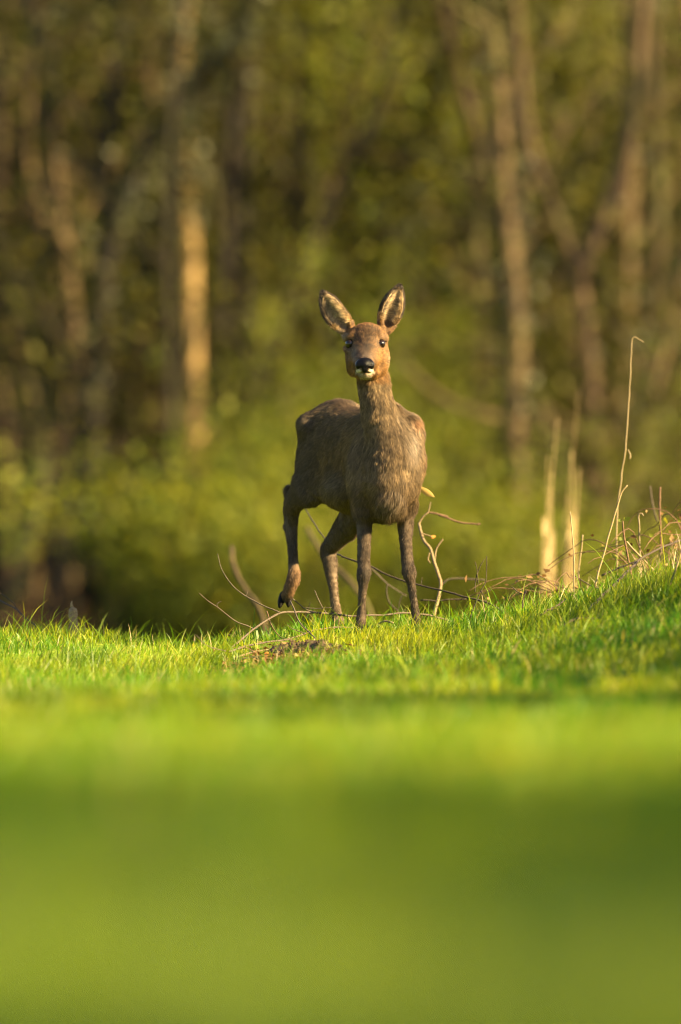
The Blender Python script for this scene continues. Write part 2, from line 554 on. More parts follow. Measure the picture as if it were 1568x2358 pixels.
key_tree([(1500, 1350), (1490, 900), (1515, 500), (1500, 100)], 16.0, 58, 'bark_brown', 'brown trunked tree near the right edge', top=4, ivy_n=250)
key_tree([(345, 1250), (352, 800), (340, 400), (352, 60)], 17.0, 50, 'bark_brown', 'brown trunk deep in the wood close left of the golden trunk', top=4, ivy_n=150)

# leaning bare log on the left
g = Geo()
lp = np.array([P(150, 1440, 14.5 + WOOD), P(200, 1340, 14.6 + WOOD), P(300, 1200, 14.8 + WOOD), P(420, 1050, 15.0 + WOOD), P(500, 950, 15.2 + WOOD)])
lp[0, 2] = at_ground(lp[0, 0], 14.5 + WOOD, -0.05)[2]
g.tube(catmull(lp, 24), np.linspace(R(34, 24) / 2, R(20, 24) / 2, 24), 9, 0.1)
g.tube(catmull([lp[3], P(470, 1060, 14.9 + WOOD), P(510, 1050, 14.8 + WOOD)], 8), np.linspace(R(16, 24) / 2, R(7, 24) / 2, 8), 6, 0.1)
tag(obj('leaning_log', g.mesh('leaning_log'), M['bark_brown']), 'pale bare log leaning up to the right behind the grass at the left', 'log')

rng = np.random.default_rng(203)
# ranks of further trees (copies of a few kinds)
kinds = []
for k in range(6):
    kinds.append((tree_meshes(rng.uniform(6.5, 9.0), rng.uniform(0.05, 0.095), 3600, 1.6, 0.055, (1500, 4200, 6500)[k % 3], 0.08, 12),
                  (M[('bark_brown', 'bark_dark', 'bark_moss', 'bark_pink', 'bark_brown', 'bark_moss')[k]], M[('leaf_olive', 'leaf_olive', 'leaf_green')[k % 3]], M['leaf_ivy'])))
labs = ['slender brown tree standing in the blurred wood', 'dark slender tree standing in the blurred wood', 'moss green slender tree standing in the blurred wood',
        'pinkish grey slender tree standing in the blurred wood', 'bushy brown tree standing in the blurred wood', 'leafy mossy tree standing in the blurred wood']
used = []
for n in range(64):
    for tries in range(30):
        y = rng.uniform(17, 40) + WOOD
        hw = 2.2 if n < 48 else 9
        x = rng.uniform(-hw, min(hw, 6.0)) * (30 + y) / 55
        if all((x - a) ** 2 + 0.3 * (y - b) ** 2 > 0.14 for a, b in used): break
    used.append((x, y))
    k = n % 6
    place_tree('tree', *kinds[k], at_ground(x, y, -0.1), labs[k], group=labs[k].replace('tree standing in', 'trees of'), rotz=rng.uniform(0, 6.28), scale=rng.uniform(0.8, 1.25))


def shrub_meshes(h, w, n_stems, n_leaf, leaf):
    g, c = Geo(), Geo()
    pts = []
    for s in range(n_stems):
        a = rng.uniform(0, 2 * np.pi)
        lp = limb_path((rng.normal() * 0.05, rng.normal() * 0.05, -0.1), (math.cos(a) * 0.5 * w / h, math.sin(a) * 0.5 * w / h, 1), h * rng.uniform(0.7, 1.1), 0.14, 7)
        g.tube(catmull(lp, 12), np.linspace(0.012, 0.004, 12), 5)
        pts += list(lp[2:])
        for q in range(3):
            a2 = rng.uniform(0, 2 * np.pi)
            sp = limb_path(lp[2 + q], (math.cos(a2), math.sin(a2), 0.6), h * 0.3, 0.25, 4)
            g.tube(sp, np.linspace(0.006, 0.002, 5), 4)
            pts += list(sp[1:])
    pts = np.array(pts)
    pk = pts[rng.integers(0, len(pts), n_leaf)]
    cp = pk + rng.normal(size=(n_leaf, 3)) * 0.11
    c.leaves(cp[vnoise(cp * 2.6 + n_leaf, 18) > -0.15], leaf)
    return g.mesh('stems'), c.mesh('foliage', False)


shrubs = [(shrub_meshes(1.7, 1.3, 8, 5200, 0.05), 'bark_brown', 'leaf_green'),
          (shrub_meshes(2.6, 1.5, 9, 5200, 0.05), 'bark_pink', 'leaf_olive'),
          (shrub_meshes(1.2, 1.5, 9, 4600, 0.048), 'bark_brown', 'leaf_green'),
          (shrub_meshes(3.2, 1.1, 7, 4200, 0.05), 'bark_moss', 'leaf_olive'),
          (shrub_meshes(0.9, 1.6, 9, 1800, 0.045), 'twig_red', 'leaf_dead'),
          (shrub_meshes(3.6, 0.7, 5, 4800, 0.05), 'bark_moss', 'leaf_green'),
          (shrub_meshes(1.7, 1.3, 12, 8000, 0.06), 'bark_brown', 'leaf_green')]
slab = ['light green leafy shrub in the blurred wood behind the deer', 'tall olive shrub in the blurred wood behind the deer', 'low light green shrub in the blurred wood behind the deer',
        'tall thin olive thicket shrub in the blurred wood behind the deer', 'low rust brown shrub with dead leaves at the foot of the wood', 'tall narrow light green sapling bush in the blurred wood']
sgrp = ['light green shrubs in the wood', 'tall olive shrubs in the wood', 'low light green shrubs in the wood', 'tall thin olive shrubs in the wood', 'rust brown shrubs in the wood', 'tall narrow green bushes in the wood']


def place_shrub(k, x, y, s=1.0, label=None, group=None):
    (st, fo), b, l = shrubs[k]
    t = empty('shrub', at_ground(x, y, -0.05))
    t.rotation_euler.z = rng.uniform(0, 6.28)
    t.scale = (s,) * 3
    tag(t, label or slab[k], 'shrub', group or sgrp[k])
    obj('stems', st, M[b], t)
    obj('foliage', fo, M[l], t)
    return t


rng = np.random.default_rng(202)
# bright ones behind the deer
for n in range(40):
    y = rng.uniform(12, 19) + WOOD
    u = float(np.clip(rng.normal(790, 135), 540, 1080))
    x = (u - 784) / PXM * (30 + y) / 30
    k = int(rng.choice([0, 2, 5]))
    place_shrub(k, x, y, rng.uniform(0.45, 0.62) if k == 5 else rng.uniform(0.7, 1.05))
for u, y, k, s_ in ((435, 13.6, 0, 1.08), (485, 14.4, 0, 0.9), (470, 15.8, 2, 0.8), (1335, 12.4, 0, 0.75), (1250, 12.0, 2, 0.9), (1120, 13.5, 5, 0.5), (350, 16.6, 4, 0.9),
                    (1500, 13.0, 3, 0.6), (950, 13.0, 5, 0.6), (640, 14.0, 0, 0.9), (560, 14.5, 2, 0.9), (120, 14.8, 4, 0.7), (1440, 12.5, 5, 0.42)):
    y += WOOD
    place_shrub(k, (u - 784) / PXM * (30 + y) / 30, y, s_ * 1.15)
for n in range(26):
    y = rng.uniform(15, 34) + WOOD
    u = rng.uniform(-150, 1720)
    if u < 500 and y < 33: y += 11
    x = (u - 784) / PXM * (30 + y) / 30
    k = int(rng.choice([1, 3, 1, 4, 3]))
    place_shrub(4 if u < 500 and k == 1 else k, x, y, rng.uniform(0.6, 1.2) * (0.65 if u < 500 else 1))
for n in range(16):
    y = rng.uniform(12, 18) + WOOD
    u = rng.choice([rng.uniform(-100, 500), rng.uniform(1050, 1700)])
    x = (u - 784) / PXM * (30 + y) / 30
    place_shrub(4, x, y, rng.uniform(0.5, 0.9))
rng = np.random.default_rng(204)
# bare saplings: the tangle of brown stems in front of the dark
sap = []
for k in range(6):
    sap.append((tree_meshes(rng.uniform(4.2, 6.0), rng.uniform(0.032, 0.062), 800, 1.6, 0.06, (0, 700)[k % 2], 0.13, 18), (M[('bark_brown', 'bark_pink', 'bark_moss', 'bark_pale', 'bark_dark', 'bark_pink')[k]], M['leaf_olive'], M['leaf_ivy'])))
sl = ['thin bare brown sapling at the front of the blurred wood', 'thin pinkish sapling wrapped in ivy at the front of the wood', 'thin mossy sapling at the front of the blurred wood',
      'thin pale sapling wrapped in ivy at the front of the wood', 'many branched bare dark sapling at the front of the wood', 'bent pinkish sapling wrapped in ivy at the front of the wood']
for n in range(54):
    y = rng.uniform(13, 22) + WOOD
    u = rng.uniform(-60, 1640)
    if 460 < u < 1180: u = rng.choice([rng.uniform(-60, 450), rng.uniform(1190, 1640)])
    place_tree('sapling', *sap[n % 6], at_ground((u - 784) / PXM * (30 + y) / 30, y, -0.05), sl[n % 6], 'sapling', 'saplings, ' + sl[n % 6].split(' at the')[0], rng.uniform(0, 6.28), rng.uniform(0.8, 1.2)).rotation_euler[:2] = (rng.normal() * 0.10, float(np.clip(rng.normal() * 0.24, -0.4, 0.4)) * (0.4 if 450 < u < 1170 else 1))

rng = np.random.default_rng(301)
# ------------------------------------------------------------------ unseen trees added right of the view to cast shade bands on the grass
side = [(tree_meshes(4.6, 0.10, 11500, 0.2, 0.12, 0, 0.08, 34, clump=-9), (M['bark_brown'], M['leaf_green'], None)),
        (tree_meshes(4.2, 0.09, 8000, 0.3, 0.10, 0, 0.08, 26), (M['bark_moss'], M['leaf_green'], None)),
        (tree_meshes(4.6, 0.10, 20000, 0.0, 0.13, 0, 0.07, 40, clump=-9), (M['bark_brown'], M['leaf_green'], None))]
for (x, y, k, s) in [(5.2, -29.6, 2, 0.72), (6.0, -28.5, 0, 0.95), (5.0, -27.4, 2, 0.80), (5.9, -26.2, 0, 1.0), (7.6, -28.2, 2, 0.9), (5.0, -24.9, 2, 0.82), (4.9, -25.8, 0, 0.80), (5.3, -22.15, 2, 0.72), (7.0, -24.8, 2, 0.9),
                     (5.0, -23.8, 2, 0.90), (5.5, -22.7, 2, 0.92), (4.9, -21.6, 2, 0.86), (5.6, -20.7, 2, 0.86), (6.8, -22.0, 2, 0.95),
                     (5.4, -11.6, 0, 0.70), (6.2, -10.2, 0, 0.8), (5.3, -9.0, 0, 0.68), (6.2, -8.0, 1, 0.82), (5.2, -7.0, 0, 0.60), (5.6, -6.0, 1, 0.68), (5.4, -4.9, 1, 0.74), (6.4, -3.9, 1, 0.70)]:
    place_tree('shade_tree', *side[k], at_ground(x, y, -0.1), 'unseen leafy tree added beside the meadow to shade the grass', 'tree', 'trees added beside the meadow for shade', rng.uniform(0, 6.28), s)

rng = np.random.default_rng(302)
wood_shade_tree = (tree_meshes(4.8, 0.09, 21000, 0.4, 0.065, 600, 0.10, 34, clump=-0.2), (M['bark_brown'], M['leaf_olive'], M['leaf_ivy']))
# dense trees added beyond the frame to shade the depths of the wood
for (x, y) in [(5.4, 18.5), (4.6, 21), (6.2, 23.5), (4.9, 25.5), (6.8, 28), (5.2, 29.5), (7.0, 32), (5.6, 33.5), (7.4, 36), (6.0, 37.5)]:
    place_tree('tree', *wood_shade_tree, at_ground(x * 1.15, y + WOOD, -0.1), 'dense unseen tree added right of the wood to darken its depths', 'tree', 'dense trees added to shade the wood', rng.uniform(0, 6.28), 1.25)

rng = np.random.default_rng(303)
for n in range(16):
    x = rng.uniform(7, 19) * (1 if n % 2 else -1)
    y = rng.uniform(44, 62) if x > 0 else rng.uniform(30, 60)
    k = n % 6
    place_tree('tree', *kinds[k], at_ground(x, y, -0.1), 'slender tree of the wood beyond the edge of the picture', 'tree', 'trees beyond the edge of the picture', rng.uniform(0, 6.28), rng.uniform(0.9, 1.3))
# unseen low bushes added right of the view to shade grass and deer legs
for (x, y, k, sc_) in [(2.4, -4.6, 0, 0.85), (2.7, -3.3, 0, 0.95), (2.4, -2.1, 6, 0.78), (2.7, -2.7, 0, 0.9), (2.4, -1.0, 6, 0.70)]:
    place_shrub(k, x, y, sc_, 'unseen leafy bush added right of the deer to shade grass and legs', 'bushes added for shade beside the deer')

rng = np.random.default_rng(401)
# ------------------------------------------------------------------ the deer
def D(u, v, y):
    return P(u, v, y)


class Field:
    def __init__(self, lo, hi, h):
        self.lo = np.array(lo, float); self.h = h
        self.n = np.ceil((np.array(hi) - self.lo) / h).astype(int) + 1
        self.f = np.full(self.n, 1.0, dtype=np.float32)

    def sub(self, blo, bhi):
        i0 = np.clip(np.floor((blo - self.lo) / self.h).astype(int), 0, self.n - 1)
        i1 = np.clip(np.ceil((bhi - self.lo) / self.h).astype(int) + 1, 1, self.n)
        g = [(self.lo[k] + self.h * np.arange(i0[k], i1[k])).astype(np.float32) for k in range(3)]
        return tuple(slice(a, b) for a, b in zip(i0, i1)), g[0][:, None, None], g[1][None, :, None], g[2][None, None, :]

    def apply(self, sl, d, k, op):
        f = self.f[sl]
        if op == 'add':
            if k <= 0: r = np.minimum(f, d)
            else:
                h = np.maximum(k - np.abs(f - d), 0) / k
                r = np.minimum(f, d) - h * h * k * 0.25
        else:
            d = -d
            if k <= 0: r = np.maximum(f, d)
            else:
                h = np.maximum(k - np.abs(f - d), 0) / k
                r = np.maximum(f, d) + h * h * k * 0.25
        self.f[sl] = r

    def seg(self, p0, p1, a0, a1, b0, b1, side, k=0.01, op='add'):
        p0 = np.asarray(p0, float); p1 = np.asarray(p1, float)
        m = max(a0, a1, b0, b1) + k + 3 * self.h
        sl, X, Y, Z = self.sub(np.minimum(p0, p1) - m, np.maximum(p0, p1) + m)
        ax = p1 - p0; L = np.linalg.norm(ax); ax = ax / max(L, 1e-9)
        s = np.asarray(side, float); s = s - ax * s.dot(ax); s /= np.linalg.norm(s)
        o = np.cross(ax, s)
        dx, dy, dz = X - p0[0], Y - p0[1], Z - p0[2]
        w = dx * ax[0] + dy * ax[1] + dz * ax[2]
        t = np.clip(w / max(L, 1e-9), 0, 1)
        w = w - t * L
        us = dx * s[0] + dy * s[1] + dz * s[2]
        uo = dx * o[0] + dy * o[1] + dz * o[2]
        a = a0 + (a1 - a0) * t; b = b0 + (b1 - b0) * t
        c = np.minimum(a, b)
        k0 = np.sqrt((us / a) ** 2 + (uo / b) ** 2 + (w / c) ** 2)
        k1 = np.sqrt((us / a ** 2) ** 2 + (uo / b ** 2) ** 2 + (w / c ** 2) ** 2)
        d = k0 * (k0 - 1) / np.maximum(k1, 1e-6)
        self.apply(sl, d.astype(np.float32), k, op)

    def chain(self, pts, a, b=None, side=(1, 0, 0), k=0.012, n=None, op='add'):
        """smooth tapered limb through pts with half widths a (along side) and b (across)"""
        b = a if b is None else b
        n = n or (len(pts) - 1) * 4 + 1
        full = catmull(np.column_stack([np.asarray(pts), a, b]), n)
        tmp = Field.__new__(Field)
        r = max(max(a), max(b)) + k + 4 * self.h
        i0 = np.clip(np.floor((full[:, :3].min(0) - r - self.lo) / self.h).astype(int), 0, self.n - 1)
        i1 = np.clip(np.ceil((full[:, :3].max(0) + r - self.lo) / self.h).astype(int) + 1, 1, self.n)
        tmp.lo = self.lo + i0 * self.h; tmp.h = self.h; tmp.n = i1 - i0
        tmp.f = np.full(tmp.n, 1.0, dtype=np.float32)
        for q in range(n - 1):
            tmp.seg(full[q, :3], full[q + 1, :3], full[q, 3], full[q + 1, 3], full[q, 4], full[q + 1, 4], side, 0.004)
        sl = tuple(slice(x, y) for x, y in zip(i0, i1))
        self.apply(sl, tmp.f, k, op)

    def ell(self, c, r, axes=None, k=0.012, op='add'):
        c = np.asarray(c, float); r = np.asarray(r, float)
        m = r.max() + k + 3 * self.h
        sl, X, Y, Z = self.sub(c - m, c + m)
        A = np.eye(3) if axes is None else np.asarray(axes, float)
        q = [(X - c[0]) * A[i, 0] + (Y - c[1]) * A[i, 1] + (Z - c[2]) * A[i, 2] for i in range(3)]
        k0 = np.sqrt(sum((q[i] / r[i]) ** 2 for i in range(3)))
        k1 = np.sqrt(sum((q[i] / r[i] ** 2) ** 2 for i in range(3)))
        self.apply(sl, (k0 * (k0 - 1) / np.maximum(k1, 1e-6)).astype(np.float32), k, op)

    def polygonise(self):
        f = self.f; nx, ny, nz = f.shape
        ins = f < 0
        cnt = np.zeros((nx - 1, ny - 1, nz - 1), dtype=np.uint8)
        for dx in (0, 1):
            for dy in (0, 1):
                for dz in (0, 1):
                    cnt += ins[dx:nx - 1 + dx, dy:ny - 1 + dy, dz:nz - 1 + dz]
        ci = np.argwhere((cnt > 0) & (cnt < 8))
        ids = np.full(cnt.shape, -1, dtype=np.int32)
        ids[ci[:, 0], ci[:, 1], ci[:, 2]] = np.arange(len(ci))
        acc = np.zeros((len(ci), 3)); num = np.zeros(len(ci))
        for axis in range(3):
            o1, o2 = [a for a in range(3) if a != axis]
            for e1 in (0, 1):
                for e2 in (0, 1):
                    a = ci.copy(); a[:, o1] += e1; a[:, o2] += e2
                    b = a.copy(); b[:, axis] += 1
                    fa, fb = f[tuple(a.T)], f[tuple(b.T)]
                    x = (fa < 0) != (fb < 0)
                    t = fa / np.where(x, fa - fb, 1)
                    p = a.astype(float); p[:, axis] += t
                    acc[x] += p[x]; num[x] += 1
        V = self.lo + self.h * acc / num[:, None]
        faces = []
        for axis in range(3):
            o1, o2 = [(1, 2), (2, 0), (0, 1)][axis]
            s0 = [slice(None)] * 3; s1 = [slice(None)] * 3
            s0[axis] = slice(0, -1); s1[axis] = slice(1, None)
            ch = ins[tuple(s0)] != ins[tuple(s1)]
            e = np.argwhere(ch)
            ok = (e[:, o1] > 0) & (e[:, o2] > 0) & (e[:, o1] < f.shape[o1] - 1) & (e[:, o2] < f.shape[o2] - 1)
            e = e[ok]
            fl = ins[tuple(e.T)]
            def cid(d1, d2):
                c = e.copy(); c[:, o1] -= d1; c[:, o2] -= d2
                return ids[tuple(c.T)]
            q = np.stack([cid(1, 1), cid(0, 1), cid(0, 0), cid(1, 0)], 1)
            q[~fl] = q[~fl][:, ::-1]
            faces.append(q)
        return V, np.vstack(faces)


def relax(V, F, it=2, lam=0.5):
    e = np.vstack([F[:, [0, 1]], F[:, [1, 2]], F[:, [2, 3]], F[:, [3, 0]]])
    deg = np.bincount(e.ravel(), minlength=len(V)).astype(float)
    for _ in range(it):
        for l in (lam, -lam * 1.02):
            s = np.zeros_like(V)
            for c in range(3):
                s[:, c] = np.bincount(e[:, 0], V[e[:, 1], c], len(V)) + np.bincount(e[:, 1], V[e[:, 0], c], len(V))
            V = V + l * (s / deg[:, None] - V)
    return V


deer = empty('roe_deer', tuple(P(870, 1445, 0.2)))
tag(deer, 'roe deer doe standing on the grass facing us with one hind leg lifted', 'deer')
DO = np.array(deer.location)
FWD = np.array([0.41, -0.91, 0.0])
SIDE = np.array([0.91, 0.41, 0.0])
F = Field((-0.23, -0.27, -0.03), (0.30, 0.82, 1.06), 0.003)
# trunk
F.chain([D(898, 1092, 0.03), D(890, 1072, 0.12), D(866, 1058, 0.28), D(818, 1052, 0.42), D(778, 1030, 0.55), D(768, 1045, 0.64)],
        [0.072, 0.097, 0.108, 0.106, 0.094, 0.07], [0.095, 0.140, 0.150, 0.140, 0.128, 0.10], SIDE, 0.02, 24)
# shoulders, withers, brisket
F.chain([D(940, 1010, 0.15), D(942, 1070, 0.10), D(931, 1120, 0.07), D(934, 1165, 0.12)], [0.030, 0.040, 0.036, 0.030], [0.05, 0.065, 0.055, 0.038], SIDE, 0.03)
F.chain([D(850, 1015, 0.17), D(838, 1075, 0.12), D(835, 1130, 0.08), D(836, 1172, 0.11)], [0.030, 0.040, 0.036, 0.028], [0.05, 0.065, 0.055, 0.036], SIDE, 0.03)
F.ell(D(900, 1125, 0.015), (0.060, 0.050, 0.062), None, 0.03)
F.ell(D(893, 1163, 0.06), (0.038, 0.06, 0.030), None, 0.03)
F.ell(D(880, 1178, 0.20), (0.06, 0.14, 0.035), None, 0.04)
F.ell(D(892, 958, 0.17), (0.055, 0.09, 0.045), None, 0.04)
F.ell(D(945, 990, 0.17), (0.035, 0.07, 0.04), None, 0.04)
# croup, hips, rump
F.ell(D(786, 955, 0.58), (0.062, 0.09, 0.036), None, 0.04)
F.ell(D(742, 968, 0.57), (0.040, 0.08, 0.026), None, 0.035)
F.ell(D(712, 982, 0.55), (0.036, 0.06, 0.034), None, 0.03)
F.ell(D(828, 985, 0.56), (0.036, 0.06, 0.034), None, 0.03)
# thighs
F.chain([D(730, 1000, 0.57), D(726, 1060, 0.54), D(722, 1108, 0.49), D(711, 1136, 0.50)], [0.040, 0.047, 0.042, 0.032], [0.075, 0.10, 0.085, 0.05], SIDE, 0.03)
F.chain([D(828, 1010, 0.58), D(830, 1080, 0.53), D(832, 1140, 0.46), D(822, 1190, 0.45)], [0.040, 0.048, 0.044, 0.034], [0.075, 0.10, 0.085, 0.05], SIDE, 0.03)
# belly
F.ell(D(800, 1130, 0.38), (0.075, 0.16, 0.060), None, 0.04)
# neck
F.chain([D(857, 858, 0.015), D(860, 890, 0.02), D(867, 925, 0.02), D(878, 965, 0.03), D(892, 1010, 0.045), D(900, 1062, 0.05)],
        [0.042, 0.044, 0.046, 0.051, 0.060, 0.070], [0.050, 0.055, 0.062, 0.072, 0.085, 0.085], (1, 0, 0), 0.025, 24)
# skull
F.ell(D(846, 784, -0.015), (0.056, 0.070, 0.050), None, 0.02)
F.ell(D(849, 820, -0.005), (0.058, 0.062, 0.058), None, 0.02)
F.ell(D(846, 772, -0.055), (0.040, 0.035, 0.033), None, 0.02)
# muzzle
F.chain([D(844, 800, -0.06), D(842, 822, -0.105), D(840, 836, -0.145), D(839.5, 845, -0.178)], [0.048, 0.040, 0.033, 0.0265], [0.045, 0.040, 0.033, 0.024], (1, 0, 0), 0.015, 14)
# lower jaw and chin
F.chain([D(846, 844, -0.03), D(843, 854, -0.09), D(840.5, 858.5, -0.145), D(840, 860, -0.172)], [0.050, 0.036, 0.024, 0.016], [0.030, 0.021, 0.014, 0.0085], (1, 0, 0), 0.012, 12)
# cheeks and brows
for s, bx in ((-1, 841), (1, 841)):
    F.ell(D(bx + s * 32 + 4, 828, -0.04), (0.020, 0.040, 0.034), None, 0.02)
    F.seg(D(bx + s * 29, 773, -0.071), D(bx + s * 43, 777, -0.051), 0.012, 0.010, 0.010, 0.009, (0, 1, 0), 0.012)
    F.seg(D(bx + s * 28, 809, -0.082), D(bx + s * 42, 805, -0.060), 0.009, 0.009, 0.007, 0.007, (0, 1, 0), 0.012)
    F.ell(D(bx + s * 36.6, 792, -0.079), (0.0112, 0.014, 0.0142), None, 0.005, 'cut')
# groove of the mouth
F.seg(D(820, 861, -0.165), D(839, 858.5, -0.205), 0.003, 0.003, 0.003, 0.003, (0, 0, 1), 0.004, 'cut')
F.seg(D(859, 860, -0.165), D(839, 858.5, -0.205), 0.003, 0.003, 0.003, 0.003, (0, 0, 1), 0.004, 'cut')
# ears
def ear(base, tip, bulge, w, facing):
    base, tip, bulge = map(np.asarray, (base, tip, bulge))
    pts = [base, base * 0.66 + bulge * 0.34 * 1 + (tip - tip) , bulge, bulge * 0.45 + tip * 0.55, tip]
    pts[1] = (base + bulge) / 2
    ax = tip - base; ax /= np.linalg.norm(ax)
    side = np.cross(ax, facing); side /= np.linalg.norm(side)
    fc = np.cross(side, ax)
    if fc.dot(facing) < 0: fc = -fc
    F.chain(pts, [0.58 * w, 0.92 * w, w, 0.74 * w, 0.22 * w], [0.020, 0.021, 0.019, 0.014, 0.007], side, 0.014, 20)
    cp = [p + fc * 0.017 for p in pts]
    cp[0] = cp[0] * 0.65 + cp[1] * 0.35
    cp[4] = cp[4] * 0.75 + cp[3] * 0.25
    F.chain(cp, [0.30 * w, 0.68 * w, 0.77 * w, 0.52 * w, 0.10 * w], [0.016, 0.021, 0.020, 0.015, 0.006], side, 0.006, 20, 'cut')
    return base, tip, side, fc
EAR_L = ear(D(803, 763, 0.005), D(745, 675, -0.005), D(768, 718, -0.008), 0.0325, np.array([-0.18, -1, 0.05]))
EAR_R = ear(D(886, 757, 0.005), D(919, 662, -0.005), D(903, 707, -0.008), 0.0335, np.array([0.22, -1, 0.05]))
# fore legs
F.chain([D(933, 1160, 0.11), D(933, 1203, 0.12), D(935, 1251, 0.10), D(939, 1298, 0.085), D(942, 1318, 0.08), D(946, 1342, 0.085), D(954, 1390, 0.09), D(958, 1424, 0.09), D(961, 1444, 0.075)],
        [0.030, 0.023, 0.0170, 0.0158, 0.0190, 0.0115, 0.0090, 0.0120, 0.0112], [0.05, 0.036, 0.024, 0.019, 0.020, 0.0150, 0.012, 0.014, 0.015], (1, 0, 0), 0.015, 34)
F.chain([D(836, 1165, 0.10), D(838, 1208, 0.11), D(838, 1262, 0.09), D(838, 1300, 0.075), D(838, 1320, 0.07), D(836, 1350, 0.075), D(833, 1395, 0.08), D(832, 1424, 0.08), D(831, 1444, 0.065)],
        [0.033, 0.022, 0.0180, 0.0165, 0.0195, 0.0115, 0.0090, 0.0120, 0.0112], [0.05, 0.034, 0.024, 0.020, 0.021, 0.0150, 0.012, 0.014, 0.015], (1, 0, 0), 0.015, 34)
# standing hind leg
F.chain([D(822, 1180, 0.46), D(800, 1212, 0.50), D(776, 1240, 0.55), D(757, 1266, 0.585), D(760, 1296, 0.58), D(767, 1350, 0.565), D(773, 1400, 0.555), D(778, 1425, 0.55), D(783, 1446, 0.53)],
        [0.040, 0.032, 0.026, 0.0235, 0.0200, 0.0125, 0.0115, 0.0130, 0.012], [0.05, 0.040, 0.030, 0.024, 0.024, 0.017, 0.0145, 0.016, 0.016], (0.8, 0, 0.6), 0.015, 34)
# lifted hind leg
F.chain([D(704, 1120, 0.50), D(688, 1142, 0.53), D(674, 1164, 0.56), D(670, 1205, 0.58), D(671, 1232, 0.575), D(673.5, 1262, 0.56), D(676, 1300, 0.54), D(677, 1328, 0.525), D(668, 1352, 0.53), D(661, 1374, 0.545)],
        [0.034, 0.028, 0.0225, 0.0185, 0.0155, 0.0125, 0.0135, 0.0185, 0.0165, 0.0150], [0.06, 0.045, 0.034, 0.024, 0.020, 0.0145, 0.015, 0.019, 0.016, 0.015], (1, 0, 0), 0.015, 40)
F.ell(D(667, 1130, 0.60), (0.0135, 0.018, 0.016), None, 0.012)
F.ell(D(659, 1212, 0.60), (0.008, 0.012, 0.012), None, 0.012)

V, FQ = F.polygonise()
V = relax(V, FQ, 3)
del F


def uv_of(p):
    k = (CAM_D + p[:, 1]) / CAM_D / PXM
    return p[:, 0] / k + 784.0, 1179.0 - (p[:, 2] - CAM_Z) / k


def gauss(u, v, cu, cv, su, sv):
    return np.exp(-((u - cu) / su) ** 2 - ((v - cv) / sv) ** 2)


def ear_coords(p, E):
    base, tip, side, fc = E
    L = np.linalg.norm(tip - base)
    ax = (tip - base) / L
    r = p - base
    return r @ ax / L, r @ side, r @ fc


EARW = np.array([[0, .019], [.25, .030], [.5, .033], [.78, .024], [1.0, .009]])


def ear_masks(p, nrm):
    m_in = np.zeros(len(p)); m_rim = np.zeros(len(p)); m_all = np.zeros(len(p)); t_all = np.zeros(len(p))
    for E in (EAR_L, EAR_R):
        t, s, f = ear_coords(p, E)
        near = sstep(0.10, 0.24, t) * (np.abs(s) < 0.05) * (np.abs(f) < 0.05) * (t < 1.25)
        w = np.interp(t, EARW[:, 0], EARW[:, 1])
        edge = np.abs(s) / w
        front = sstep(-0.1, 0.35, nrm @ E[3])
        rim = np.maximum(sstep(0.80, 0.98, edge), sstep(0.86, 0.97, t)) * sstep(0.18, 0.4, t)
        m_in = np.maximum(m_in, near * front * (1 - rim))
        m_rim = np.maximum(m_rim, near * rim)
        m_all = np.maximum(m_all, near)
        t_all = np.where(near > 0.05, t, t_all)
    return m_in, m_rim, m_all, t_all


